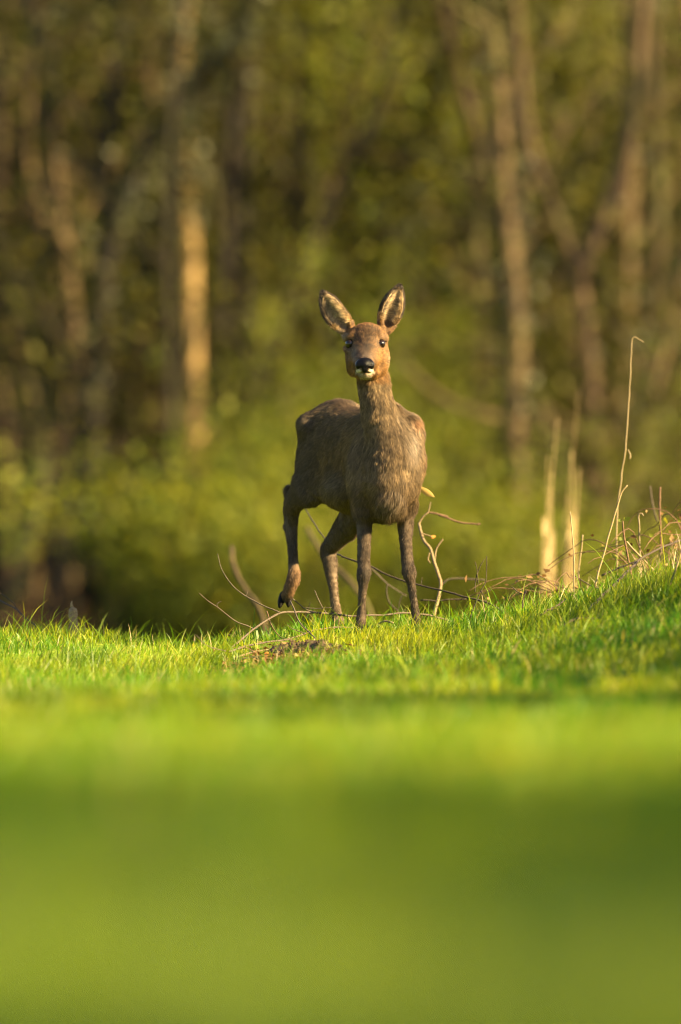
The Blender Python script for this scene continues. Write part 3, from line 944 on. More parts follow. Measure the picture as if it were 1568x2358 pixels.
def coat(p, nrm):
    """colour of the coat, linear rgb, by place on the animal"""
    u, v = uv_of(p)
    y = p[:, 1]
    n = len(p)
    L = lambda c: np.array(c)[None, :] * np.ones((n, 1))
    def put(c, m, col):
        m = np.clip(m, 0, 1)[:, None]
        return c * (1 - m) + np.array(col)[None, :] * m
    nz = vnoise(p * 45, 21); nl = vnoise(p * 14, 22)
    c = L((0.100, 0.064, 0.035))
    # flank and back greyer, warmer patches
    c = put(c, 0.55 * sstep(-0.2, 0.8, nl), (0.135, 0.082, 0.040))
    c = put(c, 0.6 * sstep(960, 905, v) * (y > 0.2), (0.080, 0.058, 0.043))
    # neck, front of chest: grizzled buff
    neck = sstep(868, 895, v) * sstep(1160, 1090, v) * sstep(0.20, 0.08, y)
    c = put(c, neck * 0.9, (0.175, 0.118, 0.062))
    c = put(c, neck * 0.55 * gauss(u, v, 925, 975, 26, 60), (0.085, 0.064, 0.048))
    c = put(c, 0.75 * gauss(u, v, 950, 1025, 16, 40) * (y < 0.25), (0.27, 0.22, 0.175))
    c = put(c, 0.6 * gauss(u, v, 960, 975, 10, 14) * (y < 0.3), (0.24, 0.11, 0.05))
    c = put(c, 0.55 * gauss(u, v, 868, 890, 22, 16) * (y < 0.15), (0.28, 0.20, 0.11))
    # pale brisket tuft
    c = put(c, 0.6 * gauss(u, v, 905, 1150, 26, 26) * (y < 0.12), (0.21, 0.165, 0.12))
    c = put(c, 0.45 * gauss(u, v, 770, 1120, 50, 30) * (y > 0.15), (0.155, 0.118, 0.085))
    c = put(c, 0.55 * gauss(u, v, 795, 1035, 26, 85) * (y > 0.15), (0.150, 0.094, 0.047))  # lighter, warmer upright band over the ribs
    c = put(c, 0.6 * sstep(742, 705, u) * sstep(1175, 1150, v), (0.078, 0.055, 0.038))  # darker towards the left end of the flank
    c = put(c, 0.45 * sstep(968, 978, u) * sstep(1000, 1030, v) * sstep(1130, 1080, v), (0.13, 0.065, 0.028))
    # legs
    leg = sstep(1150, 1205, v)
    c = put(c, leg * 0.85, (0.072, 0.050, 0.034))
    hind = (u < 812) & (y > 0.3)
    c = put(c, leg * hind * 0.5, (0.105, 0.074, 0.048))
    c = put(c, sstep(1290, 1320, v) * (u < 715) * 0.85, (0.16, 0.088, 0.042))
    c = put(c, sstep(1300, 1330, v) * hind * (u > 715) * 0.7, (0.165, 0.115, 0.075))
    c = put(c, 0.6 * gauss(u, v, 838, 1322, 20, 18) * (y < 0.2), (0.03, 0.024, 0.02))
    c = put(c, sstep(1366, 1376, v) * (u < 715), (0.03, 0.022, 0.018))
    c = put(c, sstep(1432, 1440, v), (0.03, 0.025, 0.02))
    # head
    head = sstep(885, 868, v) * (y < 0.09)
    c = put(c, head, (0.150, 0.076, 0.026))
    c = put(c, head * 0.8 * gauss(u, v, 845, 765, 34, 22), (0.095, 0.050, 0.022))
    c = put(c, head * 0.92 * gauss(u, v, 842, 803, 18, 27), (0.022, 0.016, 0.013))
    c = put(c, head * 0.75 * gauss(u, v, 841, 824, 20, 12), (0.060, 0.046, 0.039))
    c = put(c, head * 0.55 * gauss(u, v, 815, 812, 14, 14), (0.10, 0.074, 0.055))
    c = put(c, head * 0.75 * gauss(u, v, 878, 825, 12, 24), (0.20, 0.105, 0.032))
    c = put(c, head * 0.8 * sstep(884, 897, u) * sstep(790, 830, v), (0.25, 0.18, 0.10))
    c = put(c, head * 0.7 * sstep(808, 798, u) * sstep(820, 845, v), (0.055, 0.038, 0.025))
    c = put(c, head * 0.7 * sstep(806, 794, u) * sstep(805, 780, v), (0.24, 0.18, 0.12))
    # eye surrounds
    for eu in (803.5, 878.5):
        c = put(c, head * 0.95 * np.exp(-(((u - eu) / 11.0) ** 2 + ((v - 791.5) / 10.5) ** 2) ** 2), (0.018, 0.013, 0.010))
    # muzzle: dark band beside the nose, white lip corners and chin
    mz = (y < -0.125)
    c = put(c, mz * gauss(u, v, 840, 845, 26, 16) * 0.85, (0.024, 0.019, 0.017))
    for lu, lv in ((825, 855), (855, 854.5)):
        c = put(c, mz * 1.3 * np.exp(-(((u - lu) / 6.5) ** 2 + ((v - lv) / 4.5) ** 2) ** 2), (0.42, 0.38, 0.31))
    chin = (y < -0.10) * sstep(858.8, 860.5, v) * np.exp(-((u - 841) / 14.5) ** 6)
    c = put(c, chin, (0.27, 0.225, 0.155))
    c = put(c, (y < -0.08) * 0.55 * np.exp(-((u - 840) / 22) ** 4) * np.exp(-((v - 859.3) / 1.2) ** 2), (0.03, 0.022, 0.02))
    # ears
    m_in, m_rim, m_all, t = ear_masks(p, nrm)
    c = put(c, m_all * 0.8, (0.13, 0.078, 0.040))
    c = put(c, m_in, (0.36, 0.255, 0.140))
    for E, o in ((EAR_L, 1), (EAR_R, 1)):
        t_, s_, f_ = ear_coords(p, E)
        hs = np.sign((D(846, 760, 0) - E[0]) @ E[2])
        c = put(c, m_in * 0.9 * np.exp(-((s_ * hs - 0.014) / 0.010) ** 2 - ((t_ - 0.42) / 0.30) ** 2) * (np.abs(f_) < 0.05) * (np.abs(s_) < 0.05), (0.56, 0.42, 0.25))
    dk = np.zeros(n)
    for E, o in ((EAR_L, 1), (EAR_R, -1)):
        t_, s_, f_ = ear_coords(p, E)
        dk = np.maximum(dk, np.exp(-((t_ - 0.60) / 0.22) ** 2 - ((s_ * np.sign((D(846, 760, 0) - E[0]) @ E[2]) + 0.006) / 0.013) ** 2) * (np.abs(f_) < 0.05) * (np.abs(s_) < 0.05))
    c = put(c, m_in * dk * 0.6, (0.045, 0.030, 0.020))
    c = put(c, m_rim * 0.95, (0.018, 0.013, 0.010))
    c = c * (1 + 0.14 * nz + 0.07 * nl + head * 0.32 * vnoise(p * 120, 23))[:, None] * (0.88 + 0.22 * head)[:, None]
    return np.clip(c, 0.004, 0.9)


tmp = mesh_np('body', V - DO, [FQ])
nr = np.zeros(len(V) * 3, dtype=np.float32)
tmp.vertex_normals.foreach_get('vector', nr)
NR = nr.reshape(-1, 3).astype(float)
CV = coat(V, NR)
a = tmp.attributes.new('coat', 'FLOAT_COLOR', 'POINT')
a.data.foreach_set('color', np.column_stack([CV, np.ones(len(V))]).astype(np.float32).ravel())
bm_, nt, out = new_mat('coat_skin')
p_ = nt.nodes.new('ShaderNodeBsdfPrincipled')
p_.inputs['Roughness'].default_value = 0.8
p_.inputs['Specular IOR Level'].default_value = 0.2
nt.links.new(mix(nt, 1.0, attr(nt, 'coat', 'Color'), (0.8, 0.8, 0.8), 'MULTIPLY'), p_.inputs['Base Color'])
nt.links.new(p_.outputs[0], out.inputs['Surface'])
obj('body', tmp, bm_, deer)

# ---- fur
tri = np.vstack([FQ[:, [0, 1, 2]], FQ[:, [0, 2, 3]]])
A_, B_, C_ = V[tri[:, 0]], V[tri[:, 1]], V[tri[:, 2]]
area = np.linalg.norm(np.cross(B_ - A_, C_ - A_), axis=1) / 2
cen = (A_ + B_ + C_) / 3
cu, cv = uv_of(cen)
head_t = (cv < 880) & (cen[:, 1] < 0.09)
leg_t = cv > 1190
# no hair on the nose pad, in the eye sockets
bare = np.zeros(len(cen))
bare = np.maximum(bare, (cen[:, 1] < -0.165) * (np.abs(cu - 840) < 21) * (cv > 827) * (cv < 858))
for eu in (803, 879):
    bare = np.maximum(bare, ((cu - eu) / 9) ** 2 + ((cv - 791.8) / 9) ** 2 < 1)
dens = np.where(head_t, 1250e3, np.where(leg_t, 620e3, 720e3)) * (1 - bare)
dens = dens * np.where(cen[:, 1] > 0.66, 0.5, 1)
pr_ = area * dens
NS = int(pr_.sum())
ti = rng.choice(len(tri), NS, p=pr_ / pr_.sum())
r1, r2 = rng.random(NS), rng.random(NS)
sq = np.sqrt(r1)
w0, w1, w2 = (1 - sq)[:, None], (sq * (1 - r2))[:, None], (sq * r2)[:, None]
root = A_[ti] * w0 + B_[ti] * w1 + C_[ti] * w2
nrm = NR[tri[ti, 0]] * w0 + NR[tri[ti, 1]] * w1 + NR[tri[ti, 2]] * w2
nrm /= np.linalg.norm(nrm, axis=1)[:, None] + 1e-9
u_, v_ = uv_of(root)
head_m = (sstep(890, 868, v_) * (root[:, 1] < 0.09))[:, None]
leg_m = sstep(1150, 1200, v_)[:, None]
neck_m = (sstep(868, 890, v_) * sstep(1130, 1060, v_) * sstep(0.2, 0.1, root[:, 1]))[:, None]
comb = -FWD * 0.75 + np.array([0, 0, -0.75])
comb = np.ones((NS, 1)) * comb
down = np.array([0, 0.12, -1.0])
comb = comb * (1 - np.maximum(leg_m, neck_m)) + down * np.maximum(leg_m, neck_m)
nose = D(840, 838, -0.19)
hc = root - nose
hc[:, 1] += 0.02
hc /= np.linalg.norm(hc, axis=1)[:, None]
hc[:, 2] -= 0.5 * sstep(820, 860, v_)
comb = comb * (1 - head_m) + hc * head_m
m_in, m_rim, m_all, t_ear = ear_masks(root, nrm)
for E in (EAR_L, EAR_R):
    t, s, f = ear_coords(root, E)
    sel = (m_all > 0.2) & (np.abs(s) < 0.06) & (np.abs(f) < 0.06) & (t > 0) & (t < 1.3)
    ax = (E[1] - E[0]) / np.linalg.norm(E[1] - E[0])
    inn = sel & (m_in > 0.4)
    comb[sel] = ax + E[2] * np.sign(s[sel])[:, None] * 0.25
    # long pale hairs grow from the inner edge across the hollow
    comb[inn] = ax * 0.55 - E[2] * (np.sign(s[inn]) * 0.75)[:, None] + E[3] * 0.3
tanv = comb - nrm * np.sum(comb * nrm, 1)[:, None]
tanv /= np.linalg.norm(tanv, axis=1)[:, None] + 1e-9
earish = (m_all > 0.2)[:, None]
wob = (1 - 0.6 * earish) * np.stack([vnoise(root * 38, 31 + k) for k in range(3)], 1) * 0.22 + (1 - 0.5 * earish) * np.stack([vnoise(root * 120, 41 + k) for k in range(3)], 1) * 0.20
tanv = tanv + wob + rng.normal(size=(NS, 3)) * 0.13
length = np.full(NS, 0.0145)
length *= (1 + 0.35 * vnoise(root * 22, 51))
length = length * (1 - leg_m[:, 0]) + 0.008 * leg_m[:, 0]
hl = 0.0098 + 0.006 * sstep(835, 870, v_) * (1 - 0.9 * np.exp(-((u_ - 841) / 24) ** 4)) - 0.004 * sstep(0.09, 0.15, -root[:, 1])
length = length * (1 - head_m[:, 0]) + hl * head_m[:, 0]
length = np.where(m_all > 0.2, 0.0105, length)
length = np.where((m_all > 0.2) & (m_in > 0.4) & (t_ear < 0.75), 0.017, length)
length = np.where((np.hypot(u_ - 905, (v_ - 1160)) < 32) & (root[:, 1] < 0.15), 0.027, length)
length *= rng.uniform(0.7, 1.25, NS)
lift = np.where(head_m[:, 0] > 0.5, 0.38, 0.30) + 0.12 * vnoise(root * 30, 61)
lift = np.where(m_all > 0.2, 0.30, lift)
# the ragged moulting coat along the back stands up a little
lift = lift + 0.30 * sstep(985, 935, v_) * (root[:, 1] > 0.3) * sstep(0.1, 0.7, nrm[:, 2])
K = 5
pts = np.zeros((NS, K, 3), dtype=np.float32)
for i in range(K):
    t = i / (K - 1)
    d = tanv * t + nrm * (lift * (t - 0.45 * t * t))[:, None] * 1.25
    pts[:, i] = root - nrm * 0.0012 + d * length[:, None]
    pts[:, i, 2] -= (0.12 * length * t * t)
pts -= DO.astype(np.float32)
ccol = coat(root, nrm)
jit = np.exp(rng.normal(size=NS) * 0.29)
# grizzle: some hairs with pale tips, some dark ones
gz_ = rng.random(NS)
bodyish = (1 + head_m[:, 0] * 0.2)
jit = np.where(gz_ < 0.16 * bodyish, jit * 1.65, jit)
jit = np.where(gz_ > 1 - 0.18 * bodyish, jit * 0.5, jit)
clump = 1 + (0.34 + 0.22 * neck_m[:, 0]) * vnoise(root * np.array([190, 190, 62]), 71) + 0.16 * vnoise(root * np.array([75, 75, 40]), 72)
ccol = np.clip(ccol * (jit * clump)[:, None], 0.003, 0.92)
hc_ = bpy.data.hair_curves.new('fur')
hc_.add_curves([K] * NS)
hc_.attributes['position'].data.foreach_set('vector', pts.ravel())
ra = hc_.attributes.get('radius') or hc_.attributes.new('radius', 'FLOAT', 'POINT')
base_r = np.where(head_m[:, 0] > 0.5, 0.00029, 0.00027)
ra.data.foreach_set('value', (base_r[:, None] * np.array([1.0, 1.0, 0.85, 0.6, 0.15])[None, :]).astype(np.float32).ravel())
ca = hc_.attributes.new('coat', 'FLOAT_COLOR', 'CURVE')
ca.data.foreach_set('color', np.column_stack([ccol, np.ones(NS)]).astype(np.float32).ravel())
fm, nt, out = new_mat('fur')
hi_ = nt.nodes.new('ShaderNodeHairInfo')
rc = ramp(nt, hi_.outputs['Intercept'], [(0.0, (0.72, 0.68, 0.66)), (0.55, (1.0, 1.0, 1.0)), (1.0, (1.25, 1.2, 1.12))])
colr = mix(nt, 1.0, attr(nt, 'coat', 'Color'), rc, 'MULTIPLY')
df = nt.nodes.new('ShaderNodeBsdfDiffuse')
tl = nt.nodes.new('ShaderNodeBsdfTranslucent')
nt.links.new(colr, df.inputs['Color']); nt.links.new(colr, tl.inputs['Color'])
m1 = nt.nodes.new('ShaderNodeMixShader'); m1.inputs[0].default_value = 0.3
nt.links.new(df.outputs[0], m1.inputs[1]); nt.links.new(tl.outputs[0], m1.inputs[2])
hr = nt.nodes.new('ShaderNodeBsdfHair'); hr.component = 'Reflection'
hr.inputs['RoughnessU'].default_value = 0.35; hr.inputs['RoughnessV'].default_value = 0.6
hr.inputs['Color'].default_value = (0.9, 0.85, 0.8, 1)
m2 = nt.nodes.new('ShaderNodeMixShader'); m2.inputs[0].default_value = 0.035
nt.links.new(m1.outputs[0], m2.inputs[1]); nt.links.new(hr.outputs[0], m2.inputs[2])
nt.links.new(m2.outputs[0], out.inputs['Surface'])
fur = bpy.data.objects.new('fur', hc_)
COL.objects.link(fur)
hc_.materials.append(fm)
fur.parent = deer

# ---- eyes
M['eye'] = plain_mat('dark_wet_eye', (0.003, 0.002, 0.002), 0.11, 0.36, (0.014, 0.008, 0.005), 90)
def ball(r, nu=20, nv=12, squash=(1, 1, 1)):
    th = np.linspace(0, np.pi, nv + 1)[1:-1]; ph = np.linspace(0, 2 * np.pi, nu, endpoint=False)
    Vb = np.array([[math.sin(a) * math.cos(b), math.sin(a) * math.sin(b), math.cos(a)] for a in th for b in ph])
    Vb = np.vstack([Vb, [[0, 0, 1], [0, 0, -1]]]) * r * np.array(squash)
    q = [[i * nu + j, (i + 1) * nu + j, (i + 1) * nu + (j + 1) % nu, i * nu + (j + 1) % nu] for i in range(nv - 2) for j in range(nu)]
    t = [[(nv - 1) * nu, j, (j + 1) % nu] for j in range(nu)] + [[(nv - 1) * nu + 1, (nv - 2) * nu + (j + 1) % nu, (nv - 2) * nu + j] for j in range(nu)]
    return Vb, np.array(q), np.array(t)
Vb, qb, tb = ball(0.0138, 24, 16)
eme = mesh_np('eye', Vb, [qb, tb])
for s in (-1, 1):
    obj('eye', eme, M['eye'], deer, tuple(D(841 + s * 35.4, 792, -0.0742) - DO))

# ---- nose pad
N = Field(D(812, 866, -0.235), D(868, 820, -0.13), 0.0012)
N.ell(D(840, 841, -0.180), (0.0265, 0.024, 0.0185), None, 0.008)
N.ell(D(840, 834, -0.176), (0.0235, 0.022, 0.014), None, 0.008)
N.ell(D(840, 852, -0.186), (0.011, 0.016, 0.010), None, 0.008)
for s in (-1, 1):
    N.ell(D(840 + s * 14.5, 841, -0.187), (0.0095, 0.012, 0.0125), None, 0.006)
    N.seg(D(840 + s * 9.5, 846, -0.212), D(840 + s * 15.5, 839, -0.206), 0.0042, 0.0060, 0.0048, 0.0055, (0, 1, 0), 0.003, 'cut')
N.seg(D(840, 846, -0.2045), D(840, 858, -0.202), 0.0012, 0.0012, 0.0012, 0.0012, (1, 0, 0), 0.002, 'cut')
Vn, Fn = N.polygonise()
Vn = relax(Vn, Fn, 2)
M['nose'] = plain_mat('wet_black_nose', (0.002, 0.0018, 0.002), 0.28, 0.12, (0.004, 0.0035, 0.004), 900, 0.5)
obj('nose', mesh_np('nose', Vn - DO, [Fn]), M['nose'], deer)

# ---- hooves: two toes on each foot
M['hoof'] = plain_mat('black_hoof', (0.003, 0.0025, 0.002), 0.7, 0.06, (0.006, 0.005, 0.004), 120)
H = Field((-0.02, -0.03, -0.05), (0.02, 0.045, 0.02), 0.002)
H.chain([(0, 0.022, 0.004), (0, 0.008, -0.014), (0, -0.012, -0.031)], [0.0095, 0.0090, 0.0040], [0.014, 0.013, 0.006], (1, 0, 0), 0.004, 9)
Vh, Fh = H.polygonise(); Vh = relax(Vh, Fh, 2)
hme = mesh_np('hoof', Vh, [Fh])
for (hu, hv, hy, rx, rz) in ((961, 1438, 0.07, -0.35, 0), (831, 1438, 0.06, -0.35, 0), (783, 1440, 0.525, -0.35, 0.2)):
    for s in (-1, 1):
        h = obj('hoof', hme, M['hoof'], deer, tuple(D(hu + s * 7.5, hv, hy) - DO))
        h.rotation_euler = (rx, 0, rz)
for s, dz, tw in ((-1, 0, 0.35), (1, -3, 0.15)):
    h = obj('hoof', hme, M['hoof'], deer, tuple(D(659.5 + s * 7.5, 1374 + dz, 0.548) - DO))
    h.rotation_euler = (0.15, tw, 0.1)
    h.scale = (1.05, 1.0, 1.0)

rng = np.random.default_rng(402)
# ------------------------------------------------------------------ grass
def in_soil(x, y):
    """bare soil and litter patch in front of the hind feet"""
    cx, cy = -0.155, -0.66
    return np.exp(-(((x - cx) / 0.20) ** 2 + ((y - cy) / 0.52) ** 2) ** 2)


def blades(n, xr, yr, h, w, keep=None):
    x = rng.uniform(*xr, n) if not callable(xr) else None
    y = rng.uniform(*yr, n)
    if x is None:
        x = rng.uniform(-1, 1, n) * xr(y)
    p = np.stack([x, y, np.zeros(n)], 1)
    tuft = vnoise(p * 5.5, 81) * 0.6 + vnoise(p * 15, 82) * 0.5
    ok = rng.random(n) < np.clip(0.62 + 0.55 * tuft, 0.12, 1)
    ok &= rng.random(n) > in_soil(x, y) * 0.97
    ok &= rng.random(n) > sstep(0.9, 2.4, y) * 0.93
    x, y, tuft = x[ok], y[ok], tuft[ok]
    n = len(x)
    big = vnoise(np.stack([x, y, x * 0], 1) * 2.1, 83)
    hh = h * (0.75 + 0.65 * np.clip(tuft, -0.6, 1) + 0.25 * big + 0.35 * sstep(0.3, 1.1, x) * sstep(-3, -0.5, y)) * rng.uniform(0.4, 1.35, n)
    hh = np.where(rng.random(n) < 0.04, hh * 1.7, hh)
    return x, y, hh, w * rng.uniform(0.6, 1.3, n)


def grass_mesh(name, sets):
    x, y, h, w = [np.concatenate(k) for k in zip(*sets)]
    n = len(x)
    z = ground_z(x, y) - 0.006
    a = rng.uniform(0, 2 * np.pi, n)
    side = np.stack([np.cos(a), np.sin(a), np.zeros(n)], 1)
    la = rng.uniform(0, 2 * np.pi, n)
    lean = np.stack([np.cos(la), np.sin(la), np.zeros(n)], 1) * (h * rng.uniform(0.08, 0.75, n))[:, None]
    lean[:, 0] += h * 0.10
    b = np.stack([x, y, z], 1)
    up = np.array([0, 0, 1.0])
    def at(t):
        return b + up * (h * (t - 0.18 * t * t))[:, None] + lean * (t * t)
    Vs = [b - side * (w / 2)[:, None], b + side * (w / 2)[:, None]]
    for t, f in ((0.38, 0.95), (0.74, 0.66)):
        c = at(t)
        Vs += [c - side * (w / 2 * f)[:, None], c + side * (w / 2 * f)[:, None]]
    Vs.append(at(1.0))
    V = np.stack(Vs, 1).reshape(-1, 3)
    k = np.arange(n)[:, None] * 7
    Q = np.vstack([k + [0, 1, 3, 2], k + [2, 3, 5, 4]])
    T = k + [4, 5, 6]
    return mesh_np(name, V, [Q, T], {'rnd': ('FLOAT', np.repeat(rng.random(n), 7))})


fr = lambda m: (lambda y: 1.02 * (30 + y) / 30 + m)
sets = [blades(60000, fr(0.6), (-8.5, -4.0), 0.056, 0.0036), blades(11000, (-2.0, 2.0), (-4.5, 1.1), 0.105, 0.0030),
        blades(180000, (-2.0, 2.0), (-4.2, 2.6), 0.060, 0.0029),
        blades(9000, (0.2, 2.0), (-2.5, 1.6), 0.085, 0.0034),
        blades(46000, fr(0.6), (-13, -4.2), 0.052, 0.0050),
        blades(36000, fr(0.6), (-26, -13), 0.050, 0.0060),
        blades(60000, (-9, 9), (-30, 3), 0.055, 0.009)]
gr = obj('grass', grass_mesh('grass', sets), M['grass'])
tag(gr, 'short bright green meadow grass running from the front to the low crest under the deer', kind='stuff')
# tall tuft by the lifted hoof and the standing hind foot
tx = np.concatenate([rng.normal((u - 784) / PXM, s, n) for u, s, n in ((735, 0.018, 34), (765, 0.03, 40), (705, 0.03, 26), (1215, 0.05, 40), (880, 0.06, 60), (1120, 0.08, 60), (1000, 0.05, 60))])
ty = np.concatenate([rng.normal(m, 0.07, n) for m, n in ((-0.18, 34), (0.2, 40), (-0.35, 26), (-0.1, 40), (-0.12, 60), (0.1, 60), (-0.1, 60))])
hh = np.concatenate([rng.uniform(0.05, m, n) for m, n in ((0.145, 34), (0.09, 40), (0.05, 26), (0.12, 40), (0.075, 60), (0.085, 60), (0.08, 60))])
tg = obj('grass_tuft', grass_mesh('grass_tuft', [(tx, ty, hh, np.full(len(tx), 0.0036))]), M['grass'])
tag(tg, 'taller sharp grass blades around the feet of the deer', kind='stuff')

# ------------------------------------------------------------------ bare soil, litter
M['soil'] = plain_mat('crumbly_soil', (0.026, 0.017, 0.011), 0.95, 0.1, (0.080, 0.054, 0.034), 90, 1.0)
n = 60
sx, sy = np.meshgrid(np.linspace(-1, 1, n), np.linspace(-1, 1, n), indexing='ij')
wx, wy = -0.110 + sx * 0.150, -0.52 + sy * 0.28
pp = np.stack([wx.ravel(), wy.ravel(), np.zeros(n * n)], 1)
lump = np.maximum(vnoise(pp * 42, 91), -0.3) * 0.015 + np.abs(vnoise(pp * 95, 92)) * 0.010
dome = np.exp(-((sx + 0.25 * np.sin(sy * 4)) ** 2 * 2.2 + sy ** 2 * 2.6)) * (0.75 + 0.5 * vnoise(pp * 16, 93).reshape(n, n))
sz = ground_z(wx, wy) + 0.032 * dome + (lump.reshape(n, n)) * (0.3 + dome) - 0.02 * sstep(0.6, 1.0, np.hypot(sx, sy))
ii = np.arange(n * n).reshape(n, n)
qs = np.stack([ii[:-1, :-1], ii[1:, :-1], ii[1:, 1:], ii[:-1, 1:]], -1).reshape(-1, 4)
mound = obj('soil_mound', mesh_np('soil_mound', np.stack([wx, wy, sz], -1).reshape(-1, 3), [qs], None, False), M['soil'])
tag(mound, 'small crumbled heap of dark soil in the grass below the lifted hoof', 'soil heap')
cl = Geo()
for k in range(190):
    cx, cy = rng.normal(-0.12, 0.065), rng.normal(-0.57, 0.15)
    r = rng.uniform(0.002, 0.007)
    d = rng.normal(size=(10, 3)); d /= np.linalg.norm(d, axis=1)[:, None]
    ph = np.array([[0, 0, 1], [.9, 0, .3], [.28, .86, .3], [-.73, .53, .3], [-.73, -.53, .3], [.28, -.86, .3], [.6, .5, -.6], [-.3, .7, -.6], [-.8, 0, -.6], [-.3, -.7, -.6], [.6, -.5, -.6]])
    ph = ph * rng.uniform(0.65, 1.3, (11, 1)) * r
    ix = int(np.clip(round((cx + 0.110) / 0.150 * (n - 1) / 2 + (n - 1) / 2), 0, n - 1)); iy = int(np.clip(round((cy + 0.52) / 0.28 * (n - 1) / 2 + (n - 1) / 2), 0, n - 1))
    T = [[0, i, i % 5 + 1] for i in range(1, 6)] + [[i, i + 5, i % 5 + 1] for i in range(1, 6)] + [[i % 5 + 1, i + 5, i % 5 + 6] for i in range(1, 6)]
    cl.add(ph + np.array([cx, cy, max(sz[ix, iy], ground_z(np.array([cx]), np.array([cy]))[0]) + r * 0.5]), None, T, rng.random())
obj('clods', cl.mesh('clods', False), M['soil'], mound)['kind'] = 'stuff'
# blades growing over the heap
tx = rng.normal(-0.07, 0.08, 110); ty = rng.normal(-0.55, 0.16, 110)
tg = obj('grass_tuft', grass_mesh('grass_tuft', [(tx, ty, rng.uniform(0.025, 0.06, 110), np.full(110, 0.003))]), M['grass'])
tag(tg, 'thin grass blades growing through the dark soil heap', kind='stuff')
g = Geo()
m_ = 760
lx = rng.normal(-0.17, 0.095, m_); ly = rng.normal(-0.76, 0.24, m_)
g.leaves(np.stack([lx, ly, ground_z(lx, ly) + rng.uniform(0.0, 0.016, m_)], 1), 0.022, 0.6)
tag(obj('leaf_litter', g.mesh('leaf_litter', False), M['leaf_dead']), 'scattered dry brown leaf bits around the dark soil heap', kind='stuff')


def single_leaf(name, pos, size, mat, label, direction=(0.3, -0.4, 0.8), width=0.65, group=None):
    d = np.array(direction, float); d /= np.linalg.norm(d)
    s = np.cross(d, (0.15, 1, 0.2)); s /= np.linalg.norm(s)
    nn = np.cross(s, d)
    V, Qd = [], []
    ts = np.linspace(0, 1, 7)
    for t in ts:
        w = size * width * 0.5 * math.sin(math.pi * min(1, t * 0.93 + 0.05)) ** 0.8
        c = np.array(pos) + d * size * t + nn * size * 0.18 * t * t
        for q in (-1, 0, 1):
            V.append(c + s * w * q + nn * (0.3 * w * abs(q)))
    for i in range(6):
        for q in range(2):
            a = i * 3 + q
            Qd.append([a, a + 1, a + 4, a + 3])
    o = obj(name, mesh_np(name, np.array(V), [np.array(Qd)], {'rnd': ('FLOAT', np.full(len(V), 0.6))}), mat)
    return tag(o, label, 'leaf', group)


M['leaf_orange'] = leaf_mat('orange_leaf', [(0, (0.50, 0.20, 0.04)), (1, (0.55, 0.24, 0.06))], (1.1, 0.8, 0.4), 0.3)
M['leaf_cream'] = leaf_mat('cream_leaf', [(0, (0.60, 0.50, 0.28)), (1, (0.65, 0.52, 0.30))], (1.1, 1.0, 0.7), 0.3)
M['leaf_tan'] = leaf_mat('tan_leaf', [(0, (0.50, 0.33, 0.10)), (1, (0.55, 0.38, 0.13))], (1.1, 0.9, 0.5), 0.35)
single_leaf('dead_leaf', P(612, 1516, -0.60), 0.020, M['leaf_orange'], 'small upright orange leaf beside the soil heap under the twigs', (0.25, 0, 1), 0.95)
single_leaf('dead_leaf', P(620, 1516, -0.62), 0.016, M['leaf_cream'], 'small cream leaf sliver touching the upright orange leaf', (0.6, 0, -0.6), 0.5)
single_leaf('dead_leaf', P(964, 1122, 0.22), 0.055, M['leaf_tan'], 'long curled tan leaf on a twig at the right shoulder of the deer', (0.80, -0.1, -0.55), 0.36)
single_leaf('dead_leaf', P(991, 1238, 0.9), 0.017, M['leaf_orange'], 'small orange bud leaf on the pale forked branch right of the deer', (0.8, 0, 0.2), 0.6)


# ------------------------------------------------------------------ fallen twigs and branches round the feet
def branch(name, runs, mat, label, cat='branch', group=None, sides=6):
    """runs: (uv points, start width, end width, depth or (start depth, end depth))"""
    g = Geo()
    for uv, w0, w1, dep in runs:
        d0, d1 = dep if isinstance(dep, tuple) else (dep, dep)
        k = len(uv)
        pts = np.array([P(u, v, d0 + (d1 - d0) * i / (k - 1)) for i, (u, v) in enumerate(uv)])
        m = max(10, k * 5)
        sp = catmull(pts, m)
        sp = sp + np.stack([vnoise(sp * 30 + k, 100 + q) for q in range(3)], 1) * 0.0016
        dm = (d0 + d1) / 2
        g.tube(sp, np.linspace(R(w0, dm) / 2, R(w1, dm) / 2, m), sides, 0.10)
    return tag(obj(name, g.mesh(name), M[mat]), label, cat, group)


Z4 = lambda pts: [(439 + 0.44 * a, 1066 + 0.44 * b) for a, b in pts]
branch('fallen_branch', [
    (Z4([(180, 985), (250, 938), (330, 870), (400, 820), (470, 785), (535, 779), (600, 780), (730, 790), (860, 800), (980, 797), (1100, 785), (1200, 790), (1290, 808), (1375, 832)]), 5.0, 4.2, (-0.15, 0.42)),
    (Z4([(470, 785), (390, 752), (310, 712), (250, 670), (195, 610), (158, 545), (140, 478)]), 3.4, 1.6, (0.02, 0.10)),
    (Z4([(292, 696), (298, 676), (303, 664)]), 2.0, 1.4, 0.06),
    (Z4([(330, 870), (290, 850), (240, 830), (190, 795), (150, 762), (95, 725), (45, 680)]), 3.2, 1.5, (-0.06, -0.10)),
    (Z4([(142, 755), (138, 738), (150, 728), (160, 726)]), 2.0, 1.4, -0.09),
    (Z4([(1100, 785), (1118, 770), (1130, 776)]), 2.2, 1.4, 0.3),
], 'twig', 'long grey fallen branch with upcurved twigs lying behind the feet of the deer')
branch('fallen_branch', [
    (Z4([(195, 990), (280, 962), (400, 938), (520, 920), (600, 893), (660, 872), (760, 858), (850, 862)]), 5.0, 3.0, (-0.30, 0.05)),
    (Z4([(600, 893), (560, 880), (530, 868), (505, 848)]), 2.2, 1.4, -0.15),
], 'twig', 'mossy grey stick lying low along the soil heap under the lifted leg')
